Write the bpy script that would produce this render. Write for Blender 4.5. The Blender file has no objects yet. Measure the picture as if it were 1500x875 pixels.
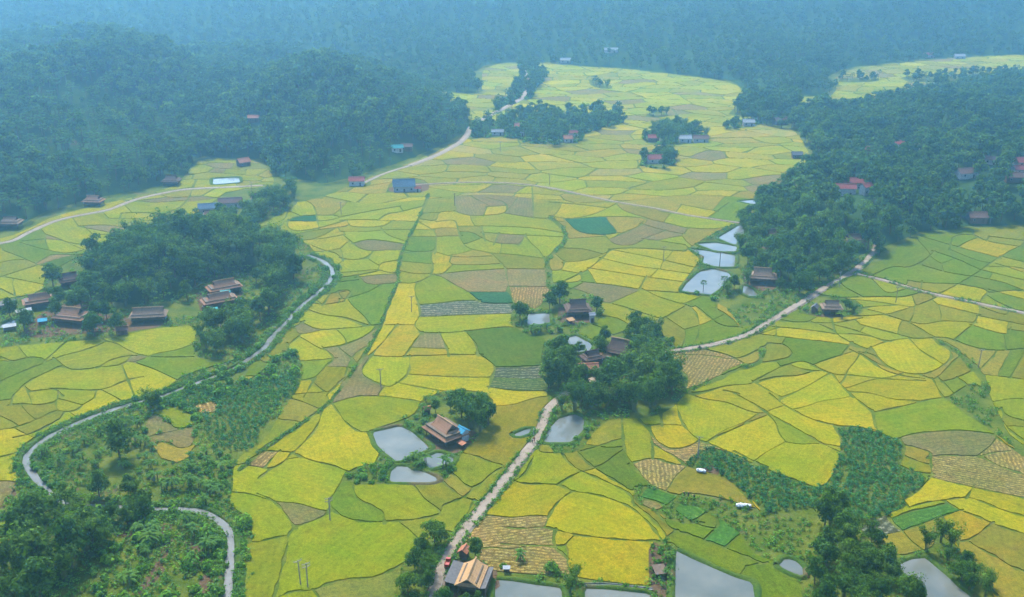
import bpy, bmesh, math, random
import numpy as np
from mathutils import Vector, Matrix
from mathutils.geometry import tessellate_polygon
scene = bpy.context.scene
col = scene.collection
R = math.radians
# ---------------------------------------------------------------- camera
cam_data = bpy.data.cameras.new('camera'); cam = bpy.data.objects.new('camera', cam_data); col.objects.link(cam)
cam_data.sensor_width = 36.0; cam_data.lens = 36.0*1550.0/1500.0; cam_data.clip_start = 0.5; cam_data.clip_end = 9000
cam.location = (0, 0, 160.0); cam.rotation_euler = (R(90-21.0), 0, 0)
scene.camera = cam
# ---------------------------------------------------------------- sky, sun, exposure
SUN_EL, SUN_AZ = 50.0, -20.0            # azimuth from +Y (view direction) towards +X
world = bpy.data.worlds.new('World'); scene.world = world; world.use_nodes = True
wn = world.node_tree.nodes; wl = world.node_tree.links
sky = wn.new('ShaderNodeTexSky'); sky.sky_type = 'NISHITA'; sky.sun_disc = False
sky.sun_elevation = R(SUN_EL); sky.sun_rotation = R(SUN_AZ); sky.air_density = 1.0; sky.dust_density = 1.0; sky.ozone_density = 1.0
wn['Background'].inputs['Strength'].default_value = 0.13
wl.new(sky.outputs['Color'], wn['Background'].inputs['Color'])
sun_data = bpy.data.lights.new('sun', 'SUN'); sun = bpy.data.objects.new('sun', sun_data); col.objects.link(sun)
sun_data.energy = 3.0; sun_data.angle = R(9); sun_data.color = (1.0, 0.94, 0.80)
sd = Vector((math.sin(R(SUN_AZ))*math.cos(R(SUN_EL)), math.cos(R(SUN_AZ))*math.cos(R(SUN_EL)), math.sin(R(SUN_EL))))
sun.rotation_euler = sd.to_track_quat('Z', 'Y').to_euler()
scene.view_settings.view_transform = 'Standard'; scene.view_settings.look = 'None'
scene.view_settings.exposure = 2.02; scene.view_settings.gamma = 1.0; scene.view_settings.use_curve_mapping = False
scene.render.engine = 'CYCLES'
cy = scene.cycles
cy.use_denoising = True; cy.max_bounces = 6; cy.diffuse_bounces = 2; cy.glossy_bounces = 2; cy.transmission_bounces = 2
cy.volume_bounces = 3; cy.transparent_max_bounces = 4; cy.use_adaptive_sampling = True; cy.adaptive_threshold = 0.02
# ---------------------------------------------------------------- layout (plain numpy): ground plan traced as field banks, roads, ponds
import numpy as np, math, random
CAM_H, PITCH, FPX = 160.0, math.radians(21.0), 1550.0
CP, SP = math.cos(PITCH), math.sin(PITCH)
def to_world(px, py, z=0.0):
    px = np.asarray(px, float); py = np.asarray(py, float)
    u = (px-750.0)/FPX; v = (437.5-py)/FPX
    dy = CP+v*SP; dz = -SP+v*CP
    t = (z-CAM_H)/dz
    return u*t, dy*t
def to_plan(x, y, z=0.0):
    x = np.asarray(x, float); y = np.asarray(y, float)
    d = y*CP+(CAM_H-z)*SP; d = np.where(d < 1, 1, d)
    up = y*SP-(CAM_H-z)*CP
    return 750+FPX*x/d, 437.5-FPX*up/d
def scale_at(py): return (py+157.5)*CP/CAM_H
def squash_at(py): return math.sin(max(0.05, PITCH+math.atan((py-437.5)/FPX)))
CROPS = {'F': (0, 0, 1), 'C1': (0, 580, 2.966), 'C2': (380, 580, 2.966), 'C3': (740, 580, 2.966), 'C4': (1120, 580, 2.966),
         'M1': (0, 290, 3), 'M2': (500, 290, 3), 'M3': (1000, 290, 3), 'T1': (0, 0, 3), 'T2': (500, 0, 3), 'T3': (1000, 0, 3)}
def rd(crop, s):
    ox, oy, k = CROPS[crop]; out = []
    for ln in s.replace('\n', ';').split(';'):
        ln = ln.strip()
        if not ln: continue
        out.append([(ox+float(a.split(',')[0])/k, oy+float(a.split(',')[1])/k) for a in ln.split()])
    return out
def P(crop, s): return rd(crop, s)[0]

BANKS = []
BANKS += rd('C2', '''
0,235 50,205 110,170 170,130 240,75 300,40 370,15 440,2
440,2 560,3 690,25
325,50 350,85 370,115 430,160 470,160
272,70 255,130 215,185 150,245
10,240 80,243 140,247 200,275 260,292 330,308 378,328
140,250 100,295 50,320 20,315
25,310 70,255 85,243
0,358 50,318
-5,428 50,450 100,495 130,540 155,575
155,572 230,545 300,515 305,485
350,388 330,420 310,440 300,470 320,500 350,520 400,540 460,550 540,548 640,543 720,532 775,520 790,505 795,475 840,462 885,443
405,388 415,430 430,455 490,480 540,505 543,550
157,570 122,605 125,640 110,700 90,780 60,885
-10,637 60,620 122,607
90,872 140,850 235,848 300,815 380,795 480,795 560,765 620,735 660,690 700,655 735,625
235,848 262,880
793,373 830,405 880,440 935,458
835,338 870,365 900,395 930,402 960,385 990,355 1020,330 1050,318
930,402 920,415 895,436
757,530 740,555 720,575 727,605
882,250 950,265 985,285 1045,299
930,458 900,520 860,570''')
BANKS += rd('C3', '''
30,368 80,385 170,385 230,388 260,400 290,418 360,425 430,440 500,465 550,490 600,530 640,575 668,614
292,418 240,450 200,500 173,565
-10,571 60,578 175,570 220,585 300,605 380,615 480,625 580,632 660,630
-10,644 100,650 200,655 240,680 268,706
217,585 205,640 243,684
245,250 270,290 310,320 380,350 440,375 500,405 545,430 557,475
230,388 270,360 325,332
300,222 330,270 380,310 440,350 500,385 545,415 565,408
335,240 420,215 510,185
510,160 515,230 540,285 555,300 580,340 620,375 645,398
585,110 625,150 635,190 640,210 640,270
612,132 680,125 755,130
672,55 680,128
742,25 755,90 780,140 830,190 900,215 960,240 1010,265 1060,290 1130,316
625,135 640,180 680,215 720,235 790,225 835,200
640,208 680,235 730,260 785,303
785,300 730,300 640,265 540,297
780,300 800,310 870,330 950,350 1000,390 1050,440 1090,490 1130,533
630,385 690,420 760,435 850,450 960,468 1085,490
765,438 830,470 900,495 1000,510 1060,525 1130,546
880,198 960,160 1050,120 1130,88
1000,-5 1050,20 1100,50 1130,72
555,468 600,500 650,550 690,590 700,620
650,500 700,560 740,590 820,610 900,640 1000,680 1080,715 1130,732
740,590 722,600 698,622
1000,245 1060,275 1130,310
905,510 930,560 900,590
1035,525 1035,590 1000,620
150,210 140,250 250,250
120,270 90,340 40,372
1050,740 1080,735 1130,728''')
BANKS += rd('C4', '''
25,-5 80,40 140,75 220,110 300,130 380,135 450,145 485,152
-5,62 60,105 150,150 230,200 300,235 340,252 368,250
375,-5 420,35 472,74
470,70 475,120 490,155 530,180 585,197
468,73 550,58 650,35 720,15 785,8
298,128 330,180 366,252
342,253 325,300 290,360 258,418
-5,318 80,350 160,380 220,400 262,416
578,196 600,175 700,158 860,150 940,160 1008,172
778,8 850,60 920,110 970,140 1008,168
1000,175 1050,215 1130,262
588,193 605,215 610,260 580,303
605,215 660,225 730,250 712,268
715,265 760,258 850,260 940,262 985,290 1040,315 1130,341
940,262 1000,245 1060,240
612,265 660,285 722,302
720,262 725,342
582,303 640,330 725,342
598,458 660,420 720,360 725,338
718,354 800,375 900,398 980,415 1060,430 1130,446
905,396 878,443
628,486 700,465 780,455 880,440 940,460 1020,495 1130,526
785,462 850,500 920,525 985,555 1050,580 1130,602
987,556 930,600 880,632 825,636
878,632 950,675 1020,710 1060,740 1130,767
555,532 640,500 775,473
475,612 600,590 700,550 800,515 855,498
538,528 560,560 602,592
635,687 700,670 745,653
838,636 850,700 900,760 1005,865
600,455 628,488
1030,60 1040,85 1130,112
1040,120 1060,150 1130,200
1035,88 1025,130 1045,150
470,612 470,650 560,690''')
BANKS += rd('M1', '''
350,125 480,118 600,145 680,140 760,100 730,70 600,65 535,68
100,190 230,178 330,205 430,210 562,173 470,150 345,128
95,200 200,230 300,250 435,208
345,258 440,215 575,178
15,233 100,265 172,297
-5,352 90,320 170,295 260,265 345,248
165,295 210,302
25,350 110,365 210,387
-5,398 55,428
475,90 600,92 725,112
678,138 720,150 800,162
568,178 645,197
728,70 800,40 832,-4
560,15 700,22 830,10
470,632 510,640 560,670 620,695 700,703 845,700
-5,717 60,720 110,705 180,700 200,725 150,745 60,780 -5,812
200,722 240,710 290,690 380,670 455,638
238,708 280,740 312,756
430,748 480,715 560,695 615,694
428,745 520,740 562,718
60,868 120,810 200,770 265,743
228,840 330,845 450,850 560,800 625,788
135,853 240,838 272,868
-5,698 45,716
215,702 250,670 292,633
560,798 575,835
260,745 330,760 430,748
1155,126 1250,100 1262,66
1265,100 1260,130 1300,150 1400,135 1510,103
1265,102 1300,80 1480,75 1492,92 1400,105 1265,102
1300,160 1400,140 1510,128
1335,187 1420,180 1510,163
1375,213 1430,235 1480,245 1505,275
1325,548 1400,585 1510,574
1290,572 1332,545
1290,570 1310,605 1402,585
1262,645 1275,720 1400,715 1475,704
1165,726 1275,721
1418,658 1475,707 1430,740 1380,800 1280,805 1180,785 1085,786
1382,798 1338,872
1425,662 1510,648
1436,868 1510,795
1335,442 1510,413
1418,472 1510,458
1420,470 1440,440
1265,650 1310,612
1400,130 1380,20 1300,10''')
BANKS += rd('M2', '''
-5,86 120,60 255,38
163,98 200,70 250,65 350,40
-5,100 80,95 170,100 345,105
28,108 40,130 180,130 222,103
-5,150 120,150 200,140 312,140
178,138 200,165 265,187
48,203 100,185 160,185 285,205
50,200 80,225 130,235 200,230 272,230
-5,265 50,275 110,265 142,237
-5,330 60,325 160,315 200,330 252,330
163,312 165,300 180,285 252,275
-5,351 80,340 162,322
68,350 160,338 248,335
78,350 110,385 243,375
-5,371 80,360
-5,576 80,570 172,558
-5,409 30,405 45,425 20,445 -5,445
-5,651 60,630 120,600 155,565
18,775 40,700 130,640 
340,108 410,145 420,180 410,243
322,140 405,142
300,170 420,172
285,240 400,237 415,240
402,236 390,270 405,300 395,344
268,280 403,292
250,375 330,378 404,338
412,238 480,260 560,262 655,257
418,170 525,168
420,105 500,95 510,130 520,165 530,200 560,225 640,240 660,245 700,285 722,314
350,95 420,105 425,60 500,60
498,60 560,80 640,78 725,70 730,20 640,0
725,70 850,90 912,92
640,40 720,35
840,0 845,88
515,125 640,125 760,128 860,135 975,155
518,150 570,150 620,180 670,200 785,205
620,153 805,165 980,173
622,150 630,185
690,160 670,202
645,243 760,250 895,268
808,163 780,207
395,341 520,325 620,318 720,312 908,315
482,260 470,295 560,298 700,290
719,312 735,385 742,415
398,341 440,345 490,380 560,415 605,455
733,390 912,390
555,415 745,415
598,450 620,465 755,465
338,471 430,465 520,452 605,452
343,525 450,520 560,515 765,509
735,412 765,474
330,376 318,410 340,470 348,520 315,560 352,598
195,560 318,560
346,594 440,597 550,588 640,575 740,568 785,575
352,596 300,660 278,698
242,562 180,640 128,693
126,694 200,700 303,700
278,695 400,695 470,690 560,692 615,690
433,598 465,665 470,693
306,658 400,663 468,665
545,590 590,640 600,690
597,688 640,710 680,745 660,790 648,835
300,698 300,775 243,817
305,777 420,785 520,790 663,790
245,813 350,835 450,850 525,862
132,696 75,770 150,815 210,835 248,813
678,745 760,745 865,738
648,832 760,850 895,850
892,266 902,317
665,790 760,795 890,795
922,20 1050,30 1165,45
918,80 1000,95 1110,75 1205,28
983,98 1040,155 1150,165 1215,155
1000,95 1200,80 1350,90 1330,120 1220,160
997,180 1150,170
1322,108 1300,130 1178,182
1330,90 1505,130
1318,115 1420,145 1505,160
1325,180 1505,206
1158,168 1200,210 1290,210 1335,178 1420,145
1178,232 1190,225 1300,220 1505,236
1180,228 1330,255 1505,296
1138,265 1280,300 1400,315 1505,331
1085,310 1220,330 1340,350 1505,371
975,285 1090,275 1185,232
955,378 1060,330 1100,305 1182,232
912,320 970,320 980,282
968,320 1045,333
952,375 1060,370 1052,333
1308,405 1338,348
1058,370 1200,385 1330,408 1400,412 1505,420
1000,408 1062,373
998,405 1060,430 1130,455 1185,462
1128,458 1210,470 1300,500 1385,527
1185,462 1315,405
1328,405 1400,440 1505,471
1138,520 1200,525 1250,550 1280,590 1292,622
1078,550 1140,570 1200,610
1152,498 1130,535
1285,560 1400,540 1505,480
1290,620 1330,600
1210,30 1240,60 1350,92
1400,60 1500,75''')
BANKS += rd('M3', '''
-5,75 100,85 255,110
118,82 195,28
-5,130 120,140 185,130
-5,30 150,60
-5,462 50,490 75,550 65,620
58,478 120,530 170,565 255,570
148,488 200,520 245,562
-5,690 100,690 240,715 335,668
330,602 410,575 425,572
636,435 700,440 800,437 900,435 960,440 1045,418
828,356 870,400 905,425 975,403
678,446 800,450 960,475 1005,481
800,490 870,505 905,522
506,500 620,530 790,520 900,515 980,490 1080,455 1115,438
436,545 660,555 785,530
398,567 540,580 675,600
410,570 410,608
328,600 420,610 540,625 700,640 805,667
655,535 670,600 740,640 815,667
668,560 780,590 885,632
778,558 900,590 1005,617
668,600 780,600 905,632
740,640 700,690 
815,664 870,640 960,620 1060,620 1150,610 1250,650 1350,675 1505,664
898,518 1000,550 1060,590 1115,617
978,543 1060,560 1140,540 1285,550
1118,470 1200,490 1305,515
1278,553 1300,515 1305,478
1198,622 1285,548
1268,560 1430,610 1440,576
1303,480 1420,520 1432,500
1298,520 1400,540 1505,561
1438,580 1505,590
1385,265 1250,360 1200,385 1105,434
1055,173 1200,215 1395,266
1178,202 1190,165 1280,160 1320,190 1485,216
1388,267 1440,230 1485,213
1176,230 1300,280 1345,286
1098,235 1180,260 1305,316
1045,293 1105,237
1036,293 1160,330 1265,346
850,335 920,300 1000,310 1065,273
995,365 1050,375 1205,380
1050,373 1045,408
1208,380 1350,405 1318,442
1318,320 1505,365
1275,345 1400,370 1505,411
1348,405 1505,450
1398,258 1505,285
1378,290 1505,331
1348,170 1505,190
828,660 850,690 890,740 960,770 1050,780 1110,760 1170,720 1185,690 1150,640 1105,622
1008,635 1050,680 1145,733
775,678 840,690 895,742
775,682 850,730 895,745
738,670 800,700 870,755 960,785 1055,795
1048,782 1100,800 1120,790 1180,730 1222,690
1098,798 1130,860 1142,875
305,806 380,850 425,872
188,850 245,862
445,740 520,715 575,737
375,640 450,645 490,690 440,712 380,720
568,737 640,710 745,678
565,737 660,780 740,780 900,800 1060,805
658,778 700,830 745,875
440,740 400,760 310,810
1218,690 1230,720 1305,752
1362,700 1318,743
1432,690 1388,775
1492,700 1448,775
1325,778 1505,800
1138,808 1205,875
1205,790 1285,853
1140,810 1210,790 1300,750''')
BANKS += rd('C1', '''
40,42 100,35 165,42 248,30 252,-10
243,28 245,70 330,70 360,40 410,12
65,183 160,160 265,98
-10,270 60,255 110,225
-10,150 80,140 240,68
655,78 720,95 760,150 845,130
838,128 855,210 780,235 720,198 660,208''')
BANKS += rd('F', '''
0,440 60,430
-260,470 -120,462 0,455
-260,560 -100,540 0,525
-260,430 0,425
-130,380 -100,545 -140,700''')

FIELD_TONES = {}
def tones(crop, s):
    ox, oy, k = CROPS[crop]
    for t in s.split():
        a, b, c = t.split(',')
        FIELD_TONES[(ox+float(a)/k, oy+float(b)/k)] = c
tones('M2', '''60,70,L 220,48,L 270,80,Y 100,115,Y 270,122,L 80,165,L 230,160,L 150,210,B 50,245,L 200,255,L 80,300,L 210,305,Y 170,358,B 40,385,G 150,450,G
15,425,O 60,600,L 30,668,B 80,720,O 390,85,T 370,128,Y 460,120,Y 360,155,L 350,205,G 470,205,L 470,150,O 340,262,G 440,278,Y 560,280,O 550,310,L 330,310,T 320,350,L 700,100,L 560,170,G 655,178,O
740,185,B 880,155,L 900,210,L 600,210,L 800,230,L 790,285,T 600,360,B 810,350,B 450,410,L 660,440,V 550,490,M 820,440,S 270,450,Y 540,545,L 220,600,YO 390,635,B 510,640,L 370,680,YO 720,640,D
200,740,LY 480,740,Y 450,815,Y 60,800,B 780,770,M 780,825,V2 330,850,Y 400,50,T 600,50,B 680,20,B 800,50,B 880,40,T 1060,10,O 1020,60,Y 1170,65,L 1280,50,O 1020,140,O 1080,200,T 1240,190,B 1250,150,O 1380,125,B 1420,110,L
1430,165,B 1440,192,L 1340,235,Y 1300,275,Y 1300,318,Y 1190,350,Y 1430,350,Y 1400,395,Y 1040,262,T 1040,305,Y 945,300,O 1010,355,Y 940,350,L 1040,382,G 1150,415,B 1320,455,L 1430,420,L 1240,515,L 1190,545,G 1090,585,G
1400,580,T 1230,600,L 1100,125,V 1270,100,V''')
tones('M3', '''70,15,O 60,50,Y 220,60,G 100,110,L 60,160,O 40,270,Y 20,310,Y 30,530,T 120,585,G 120,500,G 200,550,G 260,650,T 120,740,S 430,670,T 600,680,G 760,390,G 930,395,L 720,445,Y 870,470,L 960,455,Y 1060,440,O
880,485,Y 830,508,L 560,520,G 600,540,L 560,565,L 560,600,Y 380,590,Y 740,570,L 750,620,Y 830,600,L 900,570,Y 1000,580,T 960,510,T 1060,520,T 1170,580,LY 1230,470,Y 1200,520,T 1380,570,Y 1350,630,G 1400,530,T 1480,575,T 1470,620,G
960,700,Y 1090,660,Y 830,702,O 680,730,Y 800,750,Y 520,800,Y 900,850,Y 600,840,Y 520,730,LY 490,755,T 250,800,L 280,840,LY 1180,770,T 1150,840,T 1270,720,O 1370,745,G 1440,740,G 1410,840,L 1240,830,G
1000,240,G 1120,190,G 1240,175,G 1300,205,Y 1260,230,O 1130,215,G 1150,265,G 1180,290,G 1100,290,G 960,340,G 1030,385,O 1120,395,T 1270,410,Y 1400,430,G 1400,395,G 1400,350,L 1430,320,L 1440,295,L 1440,260,G 1440,200,T 1440,175,T
1300,340,G 1330,460,L 700,410,G''')
tones('C2', '''100,60,O 235,20,T 90,165,T 190,60,B 200,170,LY 330,190,Y 500,70,L 20,310,S 80,285,Y 180,390,L 440,470,G 60,540,L 630,460,L 450,650,L 40,720,LT 500,840,TB 920,330,LT 1000,200,TO 850,520,T 800,420,T 980,400,T''')
tones('C3', '''100,440,Y 400,520,Y 420,690,Y 100,610,S 120,700,S 180,320,L 390,410,L 310,280,T 440,365,Y 470,300,TD 400,270,TD 570,220,L 650,105,L 715,90,Y 720,180,Y 700,260,Y 790,255,S 600,330,S 880,390,O 1000,495,O 900,110,LY 1050,180,LY
1090,305,Y 640,530,TO 800,580,G 860,660,G 960,580,V3 1090,570,M 210,230,T 420,170,T 90,330,G 860,530,GT 1090,790,G 680,440,V3 640,480,B 830,520,G2''')
tones('C4', '''330,70,Y 200,140,Y 160,280,LY 500,30,Y 700,110,LG 800,210,B 660,245,O 660,310,T 930,340,S 1090,280,S 770,410,Y 1010,440,Y 960,500,Y 680,530,G2 510,570,M 720,590,O 900,560,YO 1030,650,O 1030,780,O 520,640,O 1060,70,L 1090,110,T 1090,165,L''')
tones('M1', '''430,100,L 500,80,L 480,140,B 620,110,L 650,40,L 870,20,L 780,120,O 700,165,L 330,180,L 480,190,L 150,225,G 270,220,L 560,205,T 60,300,T 280,285,D 40,260,L 130,330,LY 100,385,LY 20,420,L 20,385,LY 450,240,L 680,640,L 330,720,LT 500,725,LY 400,790,L 100,740,G
60,695,L 150,680,L 340,660,L 30,810,G 330,880,LY 510,850,LY 620,810,LY 770,720,G 1350,20,L 1430,30,O 1200,110,L 1380,90,V 1360,125,Y 1400,150,T 1440,170,Y 1440,205,Y 1450,255,L 1420,530,LY 1220,690,T 1340,680,LY 1300,760,LY 1480,680,B 1420,800,T 1340,830,Y 1480,850,Y 1440,620,Y
1470,380,L 1460,435,O 1350,580,B 1450,500,LY''')
tones('C1', '''80,20,L 180,15,L 300,50,LY 60,100,T 200,60,T 160,130,T 60,200,LY 30,265,Y 440,10,Y 750,110,LG 700,140,B 750,180,B 760,250,O 10,120,T 900,50,S 40,350,B 30,600,L 20,400,B''')

tones('F', '325,240,B 355,243,TB 310,252,B 345,255,GT 375,255,T 290,262,T 330,272,L 360,268,TB')
# roads: (centre line, width in metres)
ROADS = [('lane', P('F', '632,960 634,900 640,850 655,815 674,786 690,765 715,735 745,697 772,662 790,640 797,620 800,606 808,594 825,580 860,560 920,535 960,518 1010,512 1060,503 1100,490 1130,470 1165,450 1200,427 1235,408 1262,390 1278,372 1290,352'), 2.6),
         ('branch', P('F', '1250,401 1300,412 1350,428 1400,438 1450,449 1500,459 1600,478 1760,508'), 2.0),
         ('hill_lane', P('F', '-260,400 -60,370 0,357 21,353 37,343 53,336 77,325 105,318 133,313 160,308 181,299 203,291 235,284 272,277 330,275 385,272'), 2.0),
         ('valley_road', P('F', '600,243 640,228 662,216 680,205 688,190 700,178 722,167 745,155 768,143 775,120 765,100'), 3.2),
         ('path', P('F', '590,273 640,269 700,267 760,269 810,276 850,285 905,297 965,306 1000,315 1083,327'), 1.3),
         ('wood_lane', P('F', '525,272 560,255 600,243'), 1.8)]
RIVER = P('F', '450,374 473,382 487,395 487,408 473,423 457,435 437,453 420,473 400,493 387,511 360,530 333,545 300,558 273,568 240,581 216,587 182,595 162,602 135,612 101,625 74,639 51,654 39,668 37,678 47,695 61,711 74,725 91,735 108,739 142,741 200,745 246,747 270,747 297,749 320,760 337,779 340,796 337,816 337,836 334,856 330,880 326,920 320,960')
RIVER_W = 2.5
STREAMS = [(P('F', '628,285 618,310 607,333 597,353 587,373 583,393 583,413 573,437 563,463 557,480 543,507 520,540 497,572 480,594 455,612 420,637 385,660 350,690'), 1.5),
           (P('F', '805,320 817,327 828,340 830,350 820,363 803,377 802,390 805,413 805,423'), 2.6),
           (P('F', '1117,510 1115,530 1100,537 1077,543 1057,553 1033,563 1000,575'), 2.8),
           (P('F', '1373,500 1393,510 1407,520 1427,540 1440,555 1445,575 1430,582'), 3.2),
           (P('F', '985,160 1000,180'), 1.2)]
PONDS = [(P('C2', '490,160 610,132 660,155 745,228 600,290 540,245 510,215'), 'square grey fish pond beside the thatched house with the blue annex'),
         (P('C2', '705,275 780,245 850,275 840,290 770,310 740,318'), 'small grey pond just below the blue annex'),
         (P('C2', '570,330 600,305 650,310 660,325 700,325 770,355 775,372 740,380 640,378 565,375'), 'silted wedge pond with a bare mud corner'),
         (P('C3', '168,205 185,150 230,100 300,80 345,100 340,150 285,205'), 'pond'), (P('C3', '740,672 800,702 900,747 1000,790 1075,812 1085,875 1085,1000 735,1000'), 'pond'),
         (P('C3', '-45,800 30,805 120,820 245,835 250,900 250,1000 -45,1000'), 'pond'), (P('C3', '345,838 450,842 640,862 640,1000 345,1000'), 'pond'),
         (P('C4', '580,735 640,710 700,705 740,740 800,790 850,840 900,875 930,950 700,950 700,860 620,790'), 'pond'), (P('C4', '60,740 90,705 140,720 165,745 170,790 110,770'), 'pond'),
         (P('M3', '165,175 250,125 300,140 250,170 235,205'), 'pond'), (P('M3', '75,205 150,200 230,215 225,235 150,235'), 'pond'), (P('M3', '45,230 130,240 220,255 215,300 150,300 95,285 100,260'), 'pond'),
         (P('M3', '10,405 30,375 80,330 130,320 190,335 200,350 150,400 120,420'), 'pond'), (P('M3', '265,385 300,395 335,430 300,436 265,420'), 'pond'), (P('T3', '245,885 320,878 327,905'), 'pond'),
         (P('M2', '820,510 915,508 918,555 815,562'), 'pond'), (P('M2', '985,620 1030,605 1105,645 1090,675 985,685'), 'pond'),
         (P('F', '312,262 350,260 352,268 312,271'), 'pond'), (P('F', '1,476 22,468 24,474 0,482'), 'pond'), (P('F', '752,637 768,630 778,628 775,636 758,641'), 'muddy pool beside the lane')]
# wooded ground, yards and scrub: no fields there
WOODS = {'mound': P('M1', '-20,450 190,420 195,340 350,255 480,230 640,200 780,165 850,170 830,130 880,60 960,0 1000,-30 1300,-60 1330,-20 1290,50 1150,110 1130,140 1230,145 1350,200 1400,260 1440,310 1440,360 1370,430 1240,560 1160,640 1000,730 860,712 850,640 870,560 720,570 600,592 470,622 330,632 180,645 60,655 -20,660'),
         'hamlet': P('F', '748,477 750,453 767,447 787,455 807,423 837,421 880,437 882,457 870,475 845,487 868,500 890,494 933,479 950,477 967,490 990,502 985,520 975,532 1005,545 1010,560 995,592 965,610 930,615 900,612 870,632 850,665 800,665 805,600 800,570 790,540 795,510 800,495 770,490'),
         'farm': P('C2', '460,158 640,100 685,70 700,20 830,-30 1015,-10 1020,110 930,195 885,245 840,335 795,378 740,388 345,390 375,325 540,285'),
         'lowfarm': P('F', '589,829 626,796 636,782 660,776 673,790 700,800 704,826 714,836 760,840 800,843 835,840 850,848 955,860 950,850 950,792 985,795 990,800 1000,812 1040,830 1070,845 1105,852 1108,900 1110,960 560,960'),
         'loop': P('C1', '100,230 300,120 500,60 600,20 720,-30 800,-90 1000,-150 1190,-200 1300,-185 1320,-60 1230,60 1150,200 1040,262 1010,330 1015,400 995,465 1030,500 1092,540 1100,640 1062,655 1050,875 1040,1000 0,1000 0,680 60,630 125,560 60,545 0,550 0,470 60,420 110,300'),
         'cassava': P('C4', '318,133 480,152 582,197 605,225 600,275 560,310 720,350 650,420 600,455 622,486 540,515 470,545 430,590 470,640 560,690 640,690 745,655 720,580 820,640 840,660 880,750 1010,870 1010,1000 160,1000 165,800 60,720 -60,690 -130,560 -380,470 -380,420 -250,430 -100,470 0,520 0,318 120,365 260,416 337,258'),
         'cassava2': P('C3', '785,292 880,222 960,242 1060,292 1150,325 1150,545 1060,440 990,380 940,345 870,328 800,308'),
         'streamveg': P('C4', '790,10 900,-60 970,-20 1005,60 1040,120 1050,160 1130,220 1200,262 1130,262 1008,172 970,138 850,58'),
         'pondside': P('M3', '240,110 150,150 60,200 20,230 80,270 50,310 -10,390 0,430 100,430 160,470 200,490 270,592 500,462 560,425 720,330 830,240 400,20'),
         'stilt': P('M3', '500,505 510,470 570,430 600,425 700,440 760,450 795,480 790,515 700,525 620,528'),
         'gardens': P('C3', '560,395 640,390 760,440 830,470 905,505 890,560 740,560 660,505 560,470'),
         'rightwoods': P('F', '1067,168 1085,150 1140,142 1175,157 1235,166 1320,143 1420,127 1500,112 1760,90 1760,320 1480,330 1440,335 1380,338 1350,342 1310,365 1280,395 1250,398 1110,420 1085,345 1085,312 1110,296 1165,282 1195,245 1180,215 1165,190 1130,188 1105,172'),
         'lefthill': P('F', '-260,400 0,350 21,345 50,332 77,318 140,302 230,282 268,268 280,248 295,231 385,235 402,262 400,272 425,300 480,288 520,268 600,240 662,212 692,185 690,176 650,141 560,119 500,105 300,92 0,84 -260,80'),
         'grove': P('T2', '540,610 580,555 720,525 860,500 1000,510 1150,490 1245,520 1240,548 1080,575 1060,622 980,640 800,632 770,605'),
         'grove2': P('T2', '770,270 830,285 905,308 895,350 850,400 835,445 770,430 690,490 665,480 700,440 760,420 765,380 800,340'),
         'grove3': P('T2', '1085,350 1180,372 1195,395 1100,385'), 'grove4': P('F', '943,205 950,192 990,180 1020,192 1040,202 1035,211 950,213'),
         'grove5': P('F', '938,243 942,228 985,222 992,240 965,250'), 'grove6': P('F', '1062,190 1070,178 1112,172 1115,186'),
         'grove7': P('T3', '955,345 1000,335 1330,325 1480,310 1480,340 1330,360 1000,366'), 'grove8': P('T3', '680,345 860,340 865,362 680,364'),
         'grove9': P('F', '945,172 950,165 975,163 980,172'),
         'blueyard': P('F', '565,283 572,266 600,260 628,266 628,283'), 'redyard': P('F', '508,276 512,262 540,260 545,274')}
FAR_BASE = P('F', '-900,62 -260,66 0,74 300,84 480,97 560,114 620,130 690,139 708,134 700,120 688,110 718,96 740,91 800,92 850,97 920,101 1000,110 1075,120 1092,138 1150,142 1215,142 1226,130 1208,117 1240,101 1320,91 1420,83 1500,80 1760,72 2400,62')
MOUND = P('F', '128,440 132,400 170,372 260,352 350,350 430,378 440,410 410,440 370,400 300,405 262,442 190,448')

for k in (9, 10, 11, 12):
    c_ = np.mean(PONDS[k][0], 0); PONDS[k] = ([tuple(c_+(np.array(q)-c_)*1.16) for q in PONDS[k][0]], PONDS[k][1])
SS = 2
RX0, RX1, RY0, RY1 = -260, 1760, 80, 960
RW, RH = (RX1-RX0)*SS, (RY1-RY0)*SS
def fill_poly(mask, poly, val=True):
    p = np.array([((x-RX0)*SS, (y-RY0)*SS) for x, y in poly])
    y0 = max(0, int(p[:, 1].min())); y1 = min(RH-1, int(p[:, 1].max())+1)
    q = np.roll(p, -1, 0)
    for r in range(y0, y1+1):
        yc = r+0.5
        c = (p[:, 1] <= yc) != (q[:, 1] <= yc)
        if not c.any(): continue
        xs = np.sort(p[c, 0]+(yc-p[c, 1])*(q[c, 0]-p[c, 0])/(q[c, 1]-p[c, 1]))
        for a, b in zip(xs[::2], xs[1::2]):
            a = max(0, int(round(a))); b = min(RW, int(round(b)))
            if b > a: mask[r, a:b] = val
def resample(line, step):
    p = np.array(line, float); seg = np.hypot(*(p[1:]-p[:-1]).T); s = np.concatenate([[0], np.cumsum(seg)])
    n = max(2, int(s[-1]/step)+1); t = np.linspace(0, s[-1], n)
    return np.stack([np.interp(t, s, p[:, 0]), np.interp(t, s, p[:, 1])], 1)
def smooth_line(line, it=2):
    p = np.array(line, float)
    for _ in range(it):
        a = p[:-1]*0.75+p[1:]*0.25; b = p[:-1]*0.25+p[1:]*0.75
        m = np.empty((len(a)*2, 2)); m[0::2] = a; m[1::2] = b
        p = np.vstack([p[:1], m, p[-1:]])
    return p
_rng = np.random.default_rng(5)
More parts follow.
